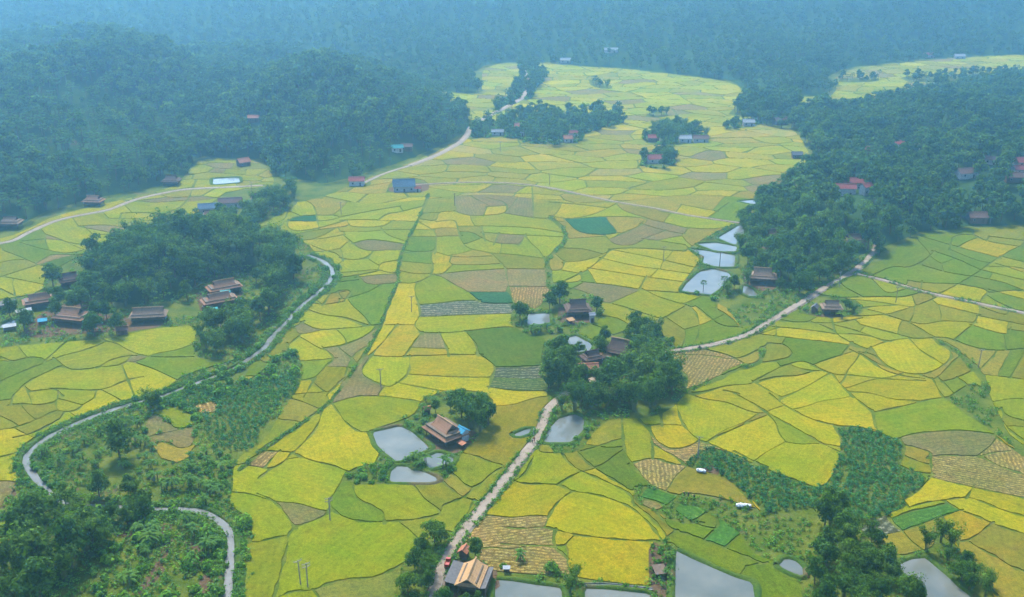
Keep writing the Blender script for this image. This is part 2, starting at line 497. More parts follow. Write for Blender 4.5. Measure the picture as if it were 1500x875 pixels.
def stroke(mask, line, width, minr=1.05, wobble=0.0):
    pts = resample(smooth_line(line), 0.7); ph = _rng.random()*9
    for i, (x, y) in enumerate(pts):
        s = scale_at(y); w = width*(1+wobble*math.sin(i*0.09+ph)+wobble*0.6*math.sin(i*0.23+2*ph))
        rx = max(minr, w*0.5*s*SS); ry = max(minr, w*0.5*s*SS*squash_at(y))
        cx = (x-RX0)*SS; cy = (y-RY0)*SS
        xa, xb = int(cx-rx), int(cx+rx)+2; ya, yb = int(cy-ry), int(cy+ry)+2
        if xa < 0 or ya < 0 or xb >= RW or yb >= RH: continue
        gx = (np.arange(xa, xb)-cx)/rx; gy = (np.arange(ya, yb)-cy)/ry
        mask[ya:yb, xa:xb] |= (gx[None, :]**2+gy[:, None]**2) <= 1.0
def extend(line, k=2.5):
    p = [tuple(a) for a in line]
    def ex(a, b):
        d = math.hypot(a[0]-b[0], a[1]-b[1]) or 1
        return (a[0]+(a[0]-b[0])/d*k, a[1]+(a[1]-b[1])/d*k)
    return [ex(p[0], p[1])]+p+[ex(p[-1], p[-2])]
block = np.zeros((RH, RW), bool)          # ground that is not field
for k, pl in WOODS.items():
    fill_poly(block, smooth_line(pl+[pl[0]], 1))
keep = np.zeros((RH, RW), bool)           # small fields inside scrub
for pl in (P('C1', '655,75 780,48 800,78 830,85 842,128 855,210 832,238 830,265 770,292 700,272 662,212 640,180 635,125'), P('C1', '850,45 930,25 945,45 940,70 870,75'),
           P('C4', '560,530 640,500 775,475 850,500 700,552 600,592 470,612 420,585 440,550'),
           P('C3', '615,405 690,415 745,440 700,475 650,455 590,440'), P('C3', '585,452 645,460 690,482 650,500 600,475'), P('C3', '760,470 850,490 900,520 890,556 800,540 740,500'),
           P('C1', '1090,-150 1190,-215 1230,-190 1120,-90 1060,-60')):
    fill_poly(keep, pl)
block &= ~keep
base_line = smooth_line(FAR_BASE, 1)
ycurve = np.interp((np.arange(RW)/SS+RX0), np.maximum.accumulate(base_line[:, 0]), base_line[:, 1])
rows = np.arange(RH)/SS+RY0
block |= rows[:, None] < ycurve[None, :]+0.5
fill_poly(block, [(480, 60), (486, 97), (560, 114), (620, 130), (690, 139), (708, 134), (700, 120), (688, 108), (720, 60)])
fill_poly(block, [(1075, 60), (1077, 121), (1092, 138), (1150, 142), (1215, 142), (1226, 130), (1208, 117), (1240, 60)])
for nm, ln, w in ROADS: stroke(block, ln, w+1.6, 2.0)
stroke(block, RIVER, RIVER_W+4.5, 2.0)
for ln, w in STREAMS: stroke(block, ln, w, 1.6, 0.25)
for pl, _ in PONDS:
    fill_poly(block, pl); stroke(block, pl+[pl[0]], 3.0, 1.5)
bank = np.zeros((RH, RW), bool)
for ln in BANKS: stroke(bank, extend(ln), 0.72, 1.0, 0.55)
# a bank runs on until it meets the next one
hit0 = bank | block
def snap(line):
    for a, b in ((line[0], line[1]), (line[-1], line[-2])):
        d = math.hypot(a[0]-b[0], a[1]-b[1]) or 1; ux, uy = (a[0]-b[0])/d, (a[1]-b[1])/d
        best = None
        for ang in (0, .25, -.25, .5, -.5, .8, -.8, 1.1, -1.1):
            cx, cy = ux*math.cos(ang)-uy*math.sin(ang), ux*math.sin(ang)+uy*math.cos(ang)
            for q in range(int(4+2/0.5), 60):
                t = q*0.5+3; x, y = a[0]+cx*t, a[1]+cy*t
                i, j = int((y-RY0)*SS), int((x-RX0)*SS)
                if not (0 <= i < RH and 0 <= j < RW): break
                if hit0[i, j]:
                    cost = t*(1+0.6*abs(ang))
                    if cost < 24 and (best is None or cost < best[0]): best = (cost, (x+cx, y+cy))
                    break
        near = False
        for q in range(16):
            x, y = a[0]+5.5*math.cos(q*math.pi/8), a[1]+3.5*math.sin(q*math.pi/8)
            i, j = int((y-RY0)*SS), int((x-RX0)*SS)
            if 0 <= i < RH and 0 <= j < RW and hit0[i, j] and (x-a[0])*ux+(y-a[1])*uy > -1.5: near = True
        if not near and best: stroke(bank, [a, best[1]], 0.7, 1.1, 0.1)
for ln in BANKS: snap(ln)
# fields beyond the traced ground: cells around jittered centres
gx, gy = np.meshgrid((np.arange(RW)+0.5)/SS+RX0, (np.arange(RH)+0.5)/SS+RY0)
auto = (gy < 292-6*np.sin(gx*0.02)) | (gx < -2) | (gx > 1502) | (gy > 877)
auto &= ~block
seeds = []
iy = 0; yy = 150.0
while yy < 1250:
    sx = 27+8*_rng.random(); n = int(1400/sx); off = _rng.random()*sx
    for i in range(n):
        seeds.append((-700+off+i*sx+(_rng.random()-.5)*sx*0.85, yy+(_rng.random()-.5)*9))
    yy += 14.5+4*_rng.random()
seeds = np.array(seeds)
vor = np.zeros((RH, RW), np.int32)
AN = 1.55
ai = np.flatnonzero(auto)
ax_, ay_ = to_world(gx.ravel()[ai], gy.ravel()[ai])
del gx, gy
wx = ax_+7*np.sin(ay_*0.035+1.3)+4*np.sin(ax_*0.05+ay_*0.02); wy = ay_+4.5*np.sin(ax_*0.03)+2.5*np.sin(ax_*0.11+ay_*0.05)
# bucketed nearest two
BK = 40.0
sb = {}
for i, (x, y) in enumerate(seeds): sb.setdefault((int(x//BK), int(y//BK)), []).append(i)
bx_ = np.floor(wx/BK).astype(int); by_ = np.floor(wy/BK).astype(int)
key = bx_*100000+by_; order = np.argsort(key, kind='stable'); ks = key[order]
starts = np.flatnonzero(np.r_[True, ks[1:] != ks[:-1]]); ends = np.r_[starts[1:], len(ks)]
vid = np.zeros(len(ai), np.int32); edge = np.zeros(len(ai), bool)
for a, b in zip(starts, ends):
    idx = order[a:b]; cx, cy = bx_[idx[0]], by_[idx[0]]
    cand = [s for dx in (-1, 0, 1) for dy in (-1, 0, 1) for s in sb.get((cx+dx, cy+dy), ())]
    if len(cand) < 2: edge[idx] = True; continue
    c = seeds[cand]
    d = np.sqrt((wx[idx][:, None]-c[None, :, 0])**2+(AN*(wy[idx][:, None]-c[None, :, 1]))**2)
    o2 = np.argpartition(d, 1, 1)[:, :2]
    d1 = np.take_along_axis(d, o2, 1); sw = d1[:, 0] > d1[:, 1]
    first = np.where(sw, o2[:, 1], o2[:, 0]); diff = np.abs(d1[:, 0]-d1[:, 1])
    vid[idx] = np.array(cand)[first]+1
    edge[idx] = diff < 0.95
vor.ravel()[ai] = vid
bank.ravel()[ai[edge]] = True
free = ~(block | bank)
# connected pieces of free ground (run-length union-find)
def components(free, tag):
    lab = np.zeros(free.shape, np.int32); parent = [0]
    def find(a):
        while parent[a] != a:
            parent[a] = parent[parent[a]]; a = parent[a]
        return a
    prev = []
    for r in range(free.shape[0]):
        f = free[r]; t = tag[r]
        ch = np.flatnonzero(np.r_[True, (f[1:] != f[:-1]) | (t[1:] != t[:-1])]); en = np.r_[ch[1:], len(f)]
        cur = []; pi = 0
        for a, b in zip(ch.tolist(), en.tolist()):
            if not f[a]: continue
            tg = int(t[a]); l = 0
            while pi < len(prev) and prev[pi][1] <= a: pi += 1
            j = pi
            while j < len(prev) and prev[j][0] < b:
                if prev[j][3] == tg:
                    q = find(prev[j][2])
                    if l == 0: l = q
                    elif q != l: parent[q] = l
                j += 1
            if l == 0:
                l = len(parent); parent.append(l)
            lab[r, a:b] = l; cur.append((a, b, l, tg))
        prev = cur
    root = np.array([find(i) for i in range(len(parent))])
    return root[lab]
lab = components(free, vor)
# one field per tone: a piece that holds several tones is parted between them
multi = {}
for (x, y), c in FIELD_TONES.items():
    i, j = int((y-RY0)*SS), int((x-RX0)*SS)
    if 0 <= i < RH and 0 <= j < RW and free[i, j]: multi.setdefault(int(lab[i, j]), []).append((x, y, c))
nl = lab.max()+1
for l, pts in multi.items():
    if len(pts) < 2: continue
    rr, cc = np.nonzero(lab == l)
    X = cc/SS+RX0; Y = rr/SS+RY0
    d = np.stack([np.hypot(X-x+1.5*np.sin(Y*.2), 2.0*(Y-y+1.5*np.sin(X*0.09))) for x, y, c in pts], 1)
    near = d.argmin(1); d.sort(1)
    w = np.maximum(1.0, 0.4*scale_at(Y))
    cut = (d[:, 1]-d[:, 0]) < w
    lab[rr, cc] = nl+near; nl += len(pts)
    free[rr[cut], cc[cut]] = False; lab[rr[cut], cc[cut]] = 0
lab = components(free, lab)
uniq, inv, cnt = np.unique(lab, return_inverse=True, return_counts=True)
lab = inv.reshape(lab.shape).astype(np.int32)
# boundary loops for every piece
def loops_of(lab):
    L = np.pad(lab, 1); out = {}
    R, C = L.shape
    E = []
    # directed edges keeping the piece on the right-hand side, vertices on the cell corners
    a, b = L[:-1, :], L[1:, :]; d = a != b
    r, c = np.nonzero(d); 
    va = a[r, c]; vb = b[r, c]; r1 = r+1
    m = va > 0; E.append(np.stack([va[m], r1[m], c[m]+1, r1[m], c[m]], 1))
    m = vb > 0; E.append(np.stack([vb[m], r1[m], c[m], r1[m], c[m]+1], 1))
    a, b = L[:, :-1], L[:, 1:]; d = a != b
    r, c = np.nonzero(d); va = a[r, c]; vb = b[r, c]; c1 = c+1
    m = va > 0; E.append(np.stack([va[m], r[m], c1[m], r[m]+1, c1[m]], 1))
    m = vb > 0; E.append(np.stack([vb[m], r[m]+1, c1[m], r[m], c1[m]], 1))
    E = np.vstack(E); E = E[np.argsort(E[:, 0], kind='stable')]
    st = np.flatnonzero(np.r_[True, E[1:, 0] != E[:-1, 0]]); en = np.r_[st[1:], len(E)]
    for s, e in zip(st, en):
        k = int(E[s, 0]); nxt = {}
        fr = (E[s:e, 1]*C+E[s:e, 2]).tolist(); to = (E[s:e, 3]*C+E[s:e, 4]).tolist()
        for f, t in zip(fr, to): nxt.setdefault(f, []).append(t)
        res = []
        while nxt:
            f0 = next(iter(nxt)); cur = f0; lp = []
            while True:
                lp.append(cur); ts = nxt.get(cur)
                if not ts: break
                t = ts.pop()
                if not ts: del nxt[cur]
                cur = t
                if cur == f0: break
            res.append(np.array([(v % C-1, v//C-1) for v in lp], float))
        out[k] = res
    return out
sizes = cnt.copy(); small = sizes < 70
lab2 = np.where(small[lab], 0, lab)
loops = loops_of(lab2)
def smooth_loop(lp, sig=1.7, step=3):
    n = len(lp)
    if n < 14: return None
    r = int(min(7, n//3)); k = np.exp(-0.5*(np.arange(-r, r+1)/sig)**2); k /= k.sum()
    e = np.vstack([lp[-r:], lp, lp[:r]])
    s = np.stack([np.convolve(e[:, 0], k, 'valid'), np.convolve(e[:, 1], k, 'valid')], 1)
    m = max(8, n//step)
    s = s[np.linspace(0, n, m, endpoint=False).astype(int)]
    return s/SS+np.array([RX0, RY0])
def area2(p):
    q = np.roll(p, -1, 0); return 0.5*np.sum(p[:, 0]*q[:, 1]-q[:, 0]*p[:, 1])
FIELDS = []      # dict: plan loops (outer first), pixel area, tone
tone_at = {}
for (x, y), c in FIELD_TONES.items():
    i, j = int((y-RY0)*SS), int((x-RX0)*SS)
    if 0 <= i < RH and 0 <= j < RW:
        l = lab[i, j]
        if not (free[i, j]):
            win = lab[max(0, i-5):i+6, max(0, j-5):j+6]; win = win[free[max(0, i-5):i+6, max(0, j-5):j+6]]
            if len(win) == 0: continue
            l = np.bincount(win).argmax()
        tone_at.setdefault(int(l), c)
MID = ['O', 'T', 'O', 'Y', 'YO', 'L', 'T', 'B', 'LT', 'TO', 'YO', 'L', 'T', 'OP']; FAR = ['L', 'T', 'LT', 'L', 'B', 'LY', 'TB', 'L', 'T', 'LG']
LEFT = ['L', 'L', 'G', 'LY', 'T', 'LG', 'B']; RIGHT = ['L', 'T', 'G', 'LY', 'YO', 'O']
_r2 = random.Random(11)
for k, lps in loops.items():
    if not lps or k == 0: continue
    sm = [s for s in (smooth_loop(l) for l in lps) if s is not None]
    if not sm: continue
    sm.sort(key=lambda p: -abs(area2(p)))
    sm = [sm[0]]+[h for h in sm[1:] if abs(area2(h)) > 8]
    c = sm[0].mean(0)
    t = tone_at.get(k)
    if t is None:
        pal = LEFT if (c[0] < 480 and c[1] > 260) else FAR if c[1] < 185 else MID if c[1] < 300 else RIGHT
        t = _r2.choice(pal)
    inside = (sm[0][:, 0] > 0).any() and (sm[0][:, 0] < 1500).any() and (sm[0][:, 1] < 875).any()
    FIELDS.append(dict(loops=sm, area=abs(area2(sm[0])), tone=t, seen=bool(inside), c=c))
FIELDS.sort(key=lambda f: -f['area']*(1 if f['seen'] else 0.0))
# ---------------------------------------------------------------- end of layout
# ---------------------------------------------------------------- helpers
def tag(o, label=None, cat=None, group=None, kind=None):
    if label: o['label'] = label
    if cat: o['category'] = cat
    if group: o['group'] = group
    if kind: o['kind'] = kind
    return o
def np_mesh(name, verts, faces, mat=None, smooth=False):
    """faces: (M,4) or (M,3) int array, or a list of index tuples"""
    me = bpy.data.meshes.new(name)
    if isinstance(faces, np.ndarray):
        v = np.asarray(verts, np.float32); k = faces.shape[1]
        me.vertices.add(len(v)); me.vertices.foreach_set('co', v.ravel())
        me.loops.add(faces.size); me.loops.foreach_set('vertex_index', faces.astype(np.int32).ravel())
        me.polygons.add(len(faces)); me.polygons.foreach_set('loop_start', np.arange(0, faces.size, k, dtype=np.int32))
        me.polygons.foreach_set('loop_total', np.full(len(faces), k, np.int32)); me.update(calc_edges=True)
    else:
        me.from_pydata([tuple(v) for v in verts], [], faces); me.update()
    if mat: me.materials.append(mat)
    me.polygons.foreach_set('use_smooth', np.full(len(me.polygons), bool(smooth)))
    return me
def link(name, me, parent=None, loc=None, rz=None):
    o = bpy.data.objects.new(name, me); col.objects.link(o)
    if parent: o.parent = parent
    if loc is not None: o.location = loc
    if rz is not None: o.rotation_euler = (0, 0, rz)
    return o
class MB:
    """collects simple solids; build() links them as one mesh object"""
    def __init__(s): s.v = []; s.f = []
    def add(s, vs, fs):
        n = len(s.v); s.v += [tuple(v) for v in vs]; s.f += [tuple(i+n for i in f) for f in fs]
    def box(s, c, d, rz=0.0):
        x, y, z = d[0]/2, d[1]/2, d[2]/2; cs, sn = math.cos(rz), math.sin(rz)
        vs = [(c[0]+a*x*cs-b*y*sn, c[1]+a*x*sn+b*y*cs, c[2]+e*z) for e in (-1, 1) for a, b in ((-1, -1), (1, -1), (1, 1), (-1, 1))]
        s.add(vs, [(3, 2, 1, 0), (4, 5, 6, 7), (0, 1, 5, 4), (1, 2, 6, 5), (2, 3, 7, 6), (3, 0, 4, 7)])
    def tube(s, pts, rad, n=6):
        pts = [Vector(p) for p in pts]
        if not hasattr(rad, '__len__'): rad = [rad]*len(pts)
        vs = []; fs = []
        for i, p in enumerate(pts):
            d = (pts[min(i+1, len(pts)-1)]-pts[max(i-1, 0)]).normalized()
            a = d.orthogonal().normalized() if abs(d.z) < 0.95 else Vector((1, 0, 0)); b = d.cross(a).normalized(); a = b.cross(d)
            vs += [p+(a*math.cos(2*math.pi*k/n)+b*math.sin(2*math.pi*k/n))*rad[i] for k in range(n)]
        for i in range(len(pts)-1):
            for k in range(n):
                fs.append((i*n+k, i*n+(k+1) % n, (i+1)*n+(k+1) % n, (i+1)*n+k))
        fs.append(tuple(range(n))[::-1]); fs.append(tuple(range((len(pts)-1)*n, len(pts)*n)))
        s.add(vs, fs)
    def slab(s, quad, th):
        """a sheet of thickness th hanging below a planar polygon"""
        q = [Vector(p) for p in quad]; nrm = (q[1]-q[0]).cross(q[2]-q[0]).normalized()
        if nrm.z < 0: q = q[::-1]; nrm = -nrm
        n = len(q); lo = [p-nrm*th for p in q]
        s.add(q+lo, [tuple(range(n)), tuple(range(2*n-1, n-1, -1))]+[(i, i+n, (i+1) % n+n, (i+1) % n) for i in range(n)])
    def build(s, name, mat, parent=None, smooth=False):
        me = np_mesh(name, s.v, s.f, mat, smooth); bm = bmesh.new(); bm.from_mesh(me); bmesh.ops.recalc_face_normals(bm, faces=bm.faces); bm.to_mesh(me); bm.free()
        return link(name, me, parent)
def set_attr(me, name, typ, data, domain='POINT'):
    a = me.attributes.new(name, typ, domain)
    a.data.foreach_set({'FLOAT_COLOR': 'color', 'FLOAT_VECTOR': 'vector', 'FLOAT': 'value', 'INT': 'value'}[typ], np.asarray(data, np.int32 if typ == 'INT' else np.float32).ravel())
# value noise on the ground plan
_nt = np.random.default_rng(3).random((256, 256))
def vnoise(x, y, s, seed=0):
    x = np.asarray(x, float)/s+seed*17.3; y = np.asarray(y, float)/s+seed*31.7
    i = np.floor(x).astype(int); j = np.floor(y).astype(int); u = x-i; v = y-j; u = u*u*(3-2*u); v = v*v*(3-2*v)
    g = lambda a, b: _nt[a % 256, b % 256]
    return (g(i, j)*(1-u)+g(i+1, j)*u)*(1-v)+(g(i, j+1)*(1-u)+g(i+1, j+1)*u)*v
def fbm(x, y, s, seed=0, o=4):
    t = 0; a = 0.5
    for k in range(o): t = t+a*vnoise(x, y, s/2**k, seed+k); a *= 0.5
    return t
def world_poly(plan): 
    p = np.array(plan); return np.stack(to_world(p[:, 0], p[:, 1]), 1)
def inside(x, y, poly):
    x = np.asarray(x); y = np.asarray(y); r = np.zeros(x.shape, bool); q = np.roll(poly, -1, 0)
    for (x0, y0), (x1, y1) in zip(poly, q):
        c = (y0 <= y) != (y1 <= y)
        if y1 != y0: r ^= c & (x < x0+(y-y0)*(x1-x0)/(y1-y0))
    return r
def dist_to(x, y, line):
    d = np.full(np.shape(x), 1e9)
    for (x0, y0), (x1, y1) in zip(line[:-1], line[1:]):
        dx, dy = x1-x0, y1-y0; t = np.clip(((x-x0)*dx+(y-y0)*dy)/(dx*dx+dy*dy+1e-9), 0, 1)
        d = np.minimum(d, np.hypot(x-x0-t*dx, y-y0-t*dy))
    return d
# ---------------------------------------------------------------- materials
class NT:
    def __init__(s, name, rough=0.85, spec=0.2):
        s.m = bpy.data.materials.new(name); s.m.use_nodes = True; s.t = s.m.node_tree; s.b = s.t.nodes['Principled BSDF']
        s.b.inputs['Roughness'].default_value = rough; s.b.inputs['Specular IOR Level'].default_value = spec
    def n(s, typ, ins=None, **kw):
        nd = s.t.nodes.new('ShaderNode'+typ)
        for k, v in kw.items(): setattr(nd, k, v)
        for k, v in (ins or {}).items(): s.put(nd.inputs[k], v)
        return nd
    def put(s, sock, v):
        if hasattr(v, 'links'): s.t.links.new(v, sock)
        else: sock.default_value = v
    def noise(s, scale, detail=3, rough=0.55, vec=None, dist=0.0):
        if vec is None: vec = s.n('NewGeometry').outputs['Position']
        return s.n('TexNoise', {'Vector': vec, 'Scale': scale, 'Detail': detail, 'Roughness': rough, 'Distortion': dist}).outputs['Fac']
    def math(s, op, a, b=0.0, c=0.0):
        nd = s.n('Math', operation=op); s.put(nd.inputs[0], a); s.put(nd.inputs[1], b); s.put(nd.inputs[2], c); return nd.outputs[0]
    def rng(s, v, a, b, c, d): return s.n('MapRange', {'Value': v, 'From Min': a, 'From Max': b, 'To Min': c, 'To Max': d}).outputs[0]
    def mix(s, f, a, b, blend='MIX'):
        nd = s.n('Mix', data_type='RGBA', blend_type=blend); s.put(nd.inputs[0], f)
        for k, v in ((6, a), (7, b)): s.put(nd.inputs[k], v if hasattr(v, 'links') else tuple(v)+(1,)*(4-len(v)))
        return nd.outputs[2]
    def gain(s, c, f):
        nd = s.n('VectorMath', operation='SCALE'); s.put(nd.inputs[0], c); s.put(nd.inputs['Scale'], f); return nd.outputs[0]
    def bump(s, h, strength=0.5, dist=0.1):
        s.t.links.new(s.n('Bump', {'Height': h, 'Strength': strength, 'Distance': dist}).outputs[0], s.b.inputs['Normal'])
    def color(s, c): s.put(s.b.inputs['Base Color'], c if hasattr(c, 'links') else tuple(c)+(1,)); return s
def simple(name, c, rough=0.8, var=0.25, scale=1.5, spec=0.2, metal=0.0):
    t = NT(name, rough, spec); f = t.rng(t.noise(scale), 0.3, 0.7, 1-var, 1+var)
    c = tuple(k*0.52 for k in c); t.color(t.gain(t.mix(0.0, c, c), f)); t.b.inputs['Metallic'].default_value = metal
    return t.m
def crop_material():
    t = NT('crop', 0.95, 0.0); pos = t.n('NewGeometry').outputs['Position']
    a = t.n('Attribute', attribute_name='tone').outputs['Color']; b = t.n('Attribute', attribute_name='tone2').outputs['Color']
    rowv = t.n('Attribute', attribute_name='row').outputs['Vector']
    dt = t.n('VectorMath', {0: pos, 1: rowv}, operation='DOT_PRODUCT').outputs['Value']
    wob = t.rng(t.noise(0.28, 4, 0.6), 0, 1, -5.0, 5.0)
    ph = t.math('ADD', dt, wob); w = t.rng(t.math('SINE', ph), -0.5, 0.7, 0, 1)
    spk = t.rng(t.noise(0.9, 4, 0.75), 0.40, 0.60, 0.0, 1.0); w = t.math('MULTIPLY', w, spk)
    c = t.mix(w, a, b)
    # patches that ripen early or late, grain of the ears, sparse weeds and tracks
    big = t.noise(0.045, 4, 0.6, dist=1.2)
    c = t.mix(t.rng(big, 0.35, 0.66, 0.0, 0.8), c, t.mix(1.0, c, (0.66, 0.90, 0.60), 'MULTIPLY'))
    c = t.mix(t.rng(t.noise(0.11, 3, 0.6, dist=0.6), 0.48, 0.70, 0.0, 0.8), c, t.mix(1.0, c, (1.26, 1.06, 0.8), 'MULTIPLY'))
    lodge = t.noise(0.16, 5, 0.6, dist=2.2); c = t.mix(t.rng(lodge, 0.56, 0.68, 0.0, 0.8), c, t.mix(1.0, c, (0.84, 0.74, 0.95), 'MULTIPLY'))
    along = t.n('VectorMath', {0: rowv, 1: (0, 0, 1)}, operation='CROSS_PRODUCT').outputs[0]; al = t.n('VectorMath', {0: pos, 1: along}, operation='DOT_PRODUCT').outputs['Value']
    sv = t.n('CombineXYZ', {0: t.math('MULTIPLY', dt, 0.16), 1: t.math('MULTIPLY', al, 0.012), 2: 0.0}).outputs[0]
    c = t.gain(c, t.rng(t.noise(1.0, 4, 0.6, sv), 0.3, 0.7, 0.86, 1.14))
    g = t.rng(t.noise(0.9, 4, 0.7), 0.28, 0.72, 0.70, 1.30); g2 = t.rng(t.noise(3.6, 3, 0.65), 0.25, 0.75, 0.68, 1.32)
    c = t.gain(c, t.math('MULTIPLY', g, g2)); t.color(c)
    t.bump(t.noise(2.4, 4, 0.65), 0.6, 0.35)
    return t.m
def grass_material(name, c1, c2, c3, bare=0.66):
    c1, c2, c3 = [tuple(k*0.62 for k in c) for c in (c1, c2, c3)]
    t = NT(name, 0.95, 0.0)
    c = t.mix(t.rng(t.noise(0.12, 4), 0.35, 0.65, 0, 1), c1, c2)
    c = t.mix(t.rng(t.noise(0.05, 4, 0.6, dist=0.8), bare, bare+0.07, 0, 0.8), c, c3)
    c = t.gain(c, t.rng(t.noise(1.3, 5, 0.7), 0.25, 0.75, 0.6, 1.4)); t.color(c)
    t.bump(t.noise(0.9, 5, 0.7), 0.8, 0.5); return t.m
def water_material():
    t = NT('water', 0.05, 0.28)
    c = t.mix(t.rng(t.noise(0.09, 3), 0.35, 0.65, 0, 1), (0.062, 0.072, 0.066), (0.095, 0.10, 0.088)); t.color(c)
    t.bump(t.noise(0.8, 3), 0.04, 0.1); t.b.inputs['IOR'].default_value = 1.33
    return t.m
def leaf_material(name, c1, c2, hue=0.5, transl=0.45):
    c1, c2 = [tuple(k*0.62 for k in c) for c in (c1, c2)]; t = NT(name, 0.8, 0.04)
    rnd = t.n('ObjectInfo').outputs['Random']; lf = t.n('Attribute', attribute_name='leaf').outputs['Fac']
    loc = t.n('ObjectInfo').outputs['Location']; sp = t.rng(t.noise(0.028, 3, 0.6, loc), 0.36, 0.64, 0, 1)
    c = t.mix(t.math('ADD', t.math('MULTIPLY', rnd, 0.55), t.math('MULTIPLY', sp, 0.45)), c1, c2)
    c = t.mix(t.rng(t.math('FRACT', t.math('MULTIPLY', rnd, 7.13)), 0.78, 0.95, 0, 0.5), c, t.mix(1.0, c, (1.5, 1.25, 0.8), 'MULTIPLY'))
    c = t.gain(c, t.rng(lf, 0, 1, 0.5, 1.7))
    t.color(c)
    tr = t.n('BsdfTranslucent', {'Color': t.mix(1.0, c, (1.1, 1.25, 0.6), 'MULTIPLY')})
    mx = t.n('MixShader', {0: transl, 1: t.b.outputs[0], 2: tr.outputs[0]})
    t.t.links.new(mx.outputs[0], t.t.nodes['Material Output'].inputs['Surface']); return t.m
def thatch_material(name, c1, c2):
    c1 = tuple(k*0.72 for k in c1); c2 = tuple(k*0.72 for k in c2); t = NT(name, 0.95, 0.05); co = t.n('TexCoord').outputs['Object']
    st = t.n('Mapping', {'Vector': co, 'Scale': (3.0, 0.5, 0.5)}).outputs[0]
    c = t.mix(t.rng(t.noise(1.6, 5, 0.7, st), 0.3, 0.7, 0, 1), c1, c2)
    c = t.mix(t.rng(t.noise(0.35, 3, 0.6, co), 0.52, 0.7, 0, 0.55), c, tuple(k*0.62 for k in c1))
    t.color(c); t.bump(t.noise(4.0, 4, 0.7, st), 0.7, 0.08); return t.m
def road_material():
    t = NT('concrete', 0.85, 0.2)
    c = t.mix(t.rng(t.noise(0.15, 4), 0.3, 0.7, 0, 1), (0.150, 0.115, 0.085), (0.195, 0.155, 0.12))
    c = t.mix(t.rng(t.noise(0.4, 5, 0.75), 0.50, 0.64, 0, 0.75), c, (0.10, 0.07, 0.042)); t.color(t.gain(c, t.rng(t.noise(3, 3), 0.3, 0.7, 0.85, 1.12)))
    t.bump(t.noise(2.0), 0.3, 0.05); return t.m
M = dict(crop=crop_material(), water=water_material(), silt_sky=simple('silty_sky_water', (0.17, 0.17, 0.16), 0.2, 0.2, 0.3, 0.10), road=road_material(),  # stream base: muddy grey with the pale sky reflection put into the colour
         grass=grass_material('grass', (0.060, 0.100, 0.012), (0.135, 0.155, 0.024), (0.16, 0.13, 0.055), 0.62),
         bank=grass_material('bank_grass', (0.045, 0.095, 0.016), (0.08, 0.125, 0.02), (0.13, 0.095, 0.05), 0.56),
         soil=grass_material('soil', (0.143, 0.090, 0.053), (0.105, 0.068, 0.040), (0.062, 0.074, 0.025), 0.62),
         forest_floor=grass_material('forest_floor', (0.030, 0.069, 0.018), (0.045, 0.090, 0.024), (0.084, 0.060, 0.033), 0.66),
         bark=simple('bark', (0.13, 0.10, 0.07)), culm=simple('culm', (0.16, 0.20, 0.07)),
         leaf=leaf_material('leaf', (0.028, 0.092, 0.014), (0.100, 0.190, 0.022)),
         bamboo=leaf_material('bamboo_leaf', (0.046, 0.125, 0.015), (0.115, 0.205, 0.024)),
         palm=leaf_material('palm_leaf', (0.042, 0.125, 0.030), (0.105, 0.210, 0.048), transl=0.15),
         banana=leaf_material('banana_leaf', (0.075, 0.185, 0.035), (0.13, 0.26, 0.045)),
         shrub=leaf_material('shrub_leaf', (0.055, 0.175, 0.024), (0.150, 0.300, 0.036)),
         cassava=leaf_material('cassava_leaf', (0.036, 0.150, 0.045), (0.070, 0.225, 0.060)),
         wood=simple('dark_wood', (0.10, 0.065, 0.042)), plank=simple('plank', (0.16, 0.11, 0.075)), dark=simple('dark_opening', (0.012, 0.011, 0.010)),
         white=simple('limewash', (0.52, 0.52, 0.50)), plastic=simple('white_plastic', (0.80, 0.82, 0.83), 0.35), concrete=simple('pole_concrete', (0.30, 0.29, 0.27)),
         glass=simple('window_glass', (0.03, 0.04, 0.05), 0.12, 0.1, 1, 0.5),
         blue_tin=simple('blue_tin', (0.07, 0.33, 0.50), 0.9, 0.25, 1.5, 0.05), teal_tin=simple('teal_tin', (0.08, 0.38, 0.38), 0.9, 0.25, 1.5, 0.05), red_tin=simple('red_tin', (0.36, 0.10, 0.085), 0.9, 0.25, 1.5, 0.05), slate=simple('blue_grey_tin', (0.12, 0.19, 0.26), 0.9, 0.25, 1.5, 0.05),
         grey_sheet=simple('grey_fibre_sheet', (0.13, 0.125, 0.13), 0.8), white_tin=simple('white_tin', (0.42, 0.44, 0.46), 0.9, 0.25, 1.5, 0.05), orange_tile=simple('orange_tile', (0.46, 0.17, 0.09)), brown_tile=simple('brown_tile', (0.17, 0.095, 0.075)),
         thatch=thatch_material('thatch', (0.15, 0.105, 0.075), (0.29, 0.20, 0.14)), thatch_dark=thatch_material('thatch_dark', (0.085, 0.055, 0.045), (0.15, 0.098, 0.075)),
         thatch_red=thatch_material('thatch_red', (0.20, 0.105, 0.065), (0.32, 0.18, 0.11)), straw=thatch_material('straw', (0.30, 0.17, 0.08), (0.46, 0.29, 0.145)), ridge=thatch_material('ridge', (0.30, 0.18, 0.10), (0.44, 0.29, 0.17)),
         skin=simple('skin', (0.36, 0.20, 0.13)), cloth_dark=simple('dark_cloth', (0.03, 0.03, 0.04)), cloth_red=simple('red_cloth', (0.45, 0.05, 0.05)), cloth_white=simple('white_cloth', (0.7, 0.7, 0.68)), rubber=simple('rubber', (0.02, 0.02, 0.02)),
         red_paint=simple('red_paint', (0.50, 0.035, 0.03), 0.35, 0.08), steel=simple('steel', (0.25, 0.25, 0.26), 0.4))
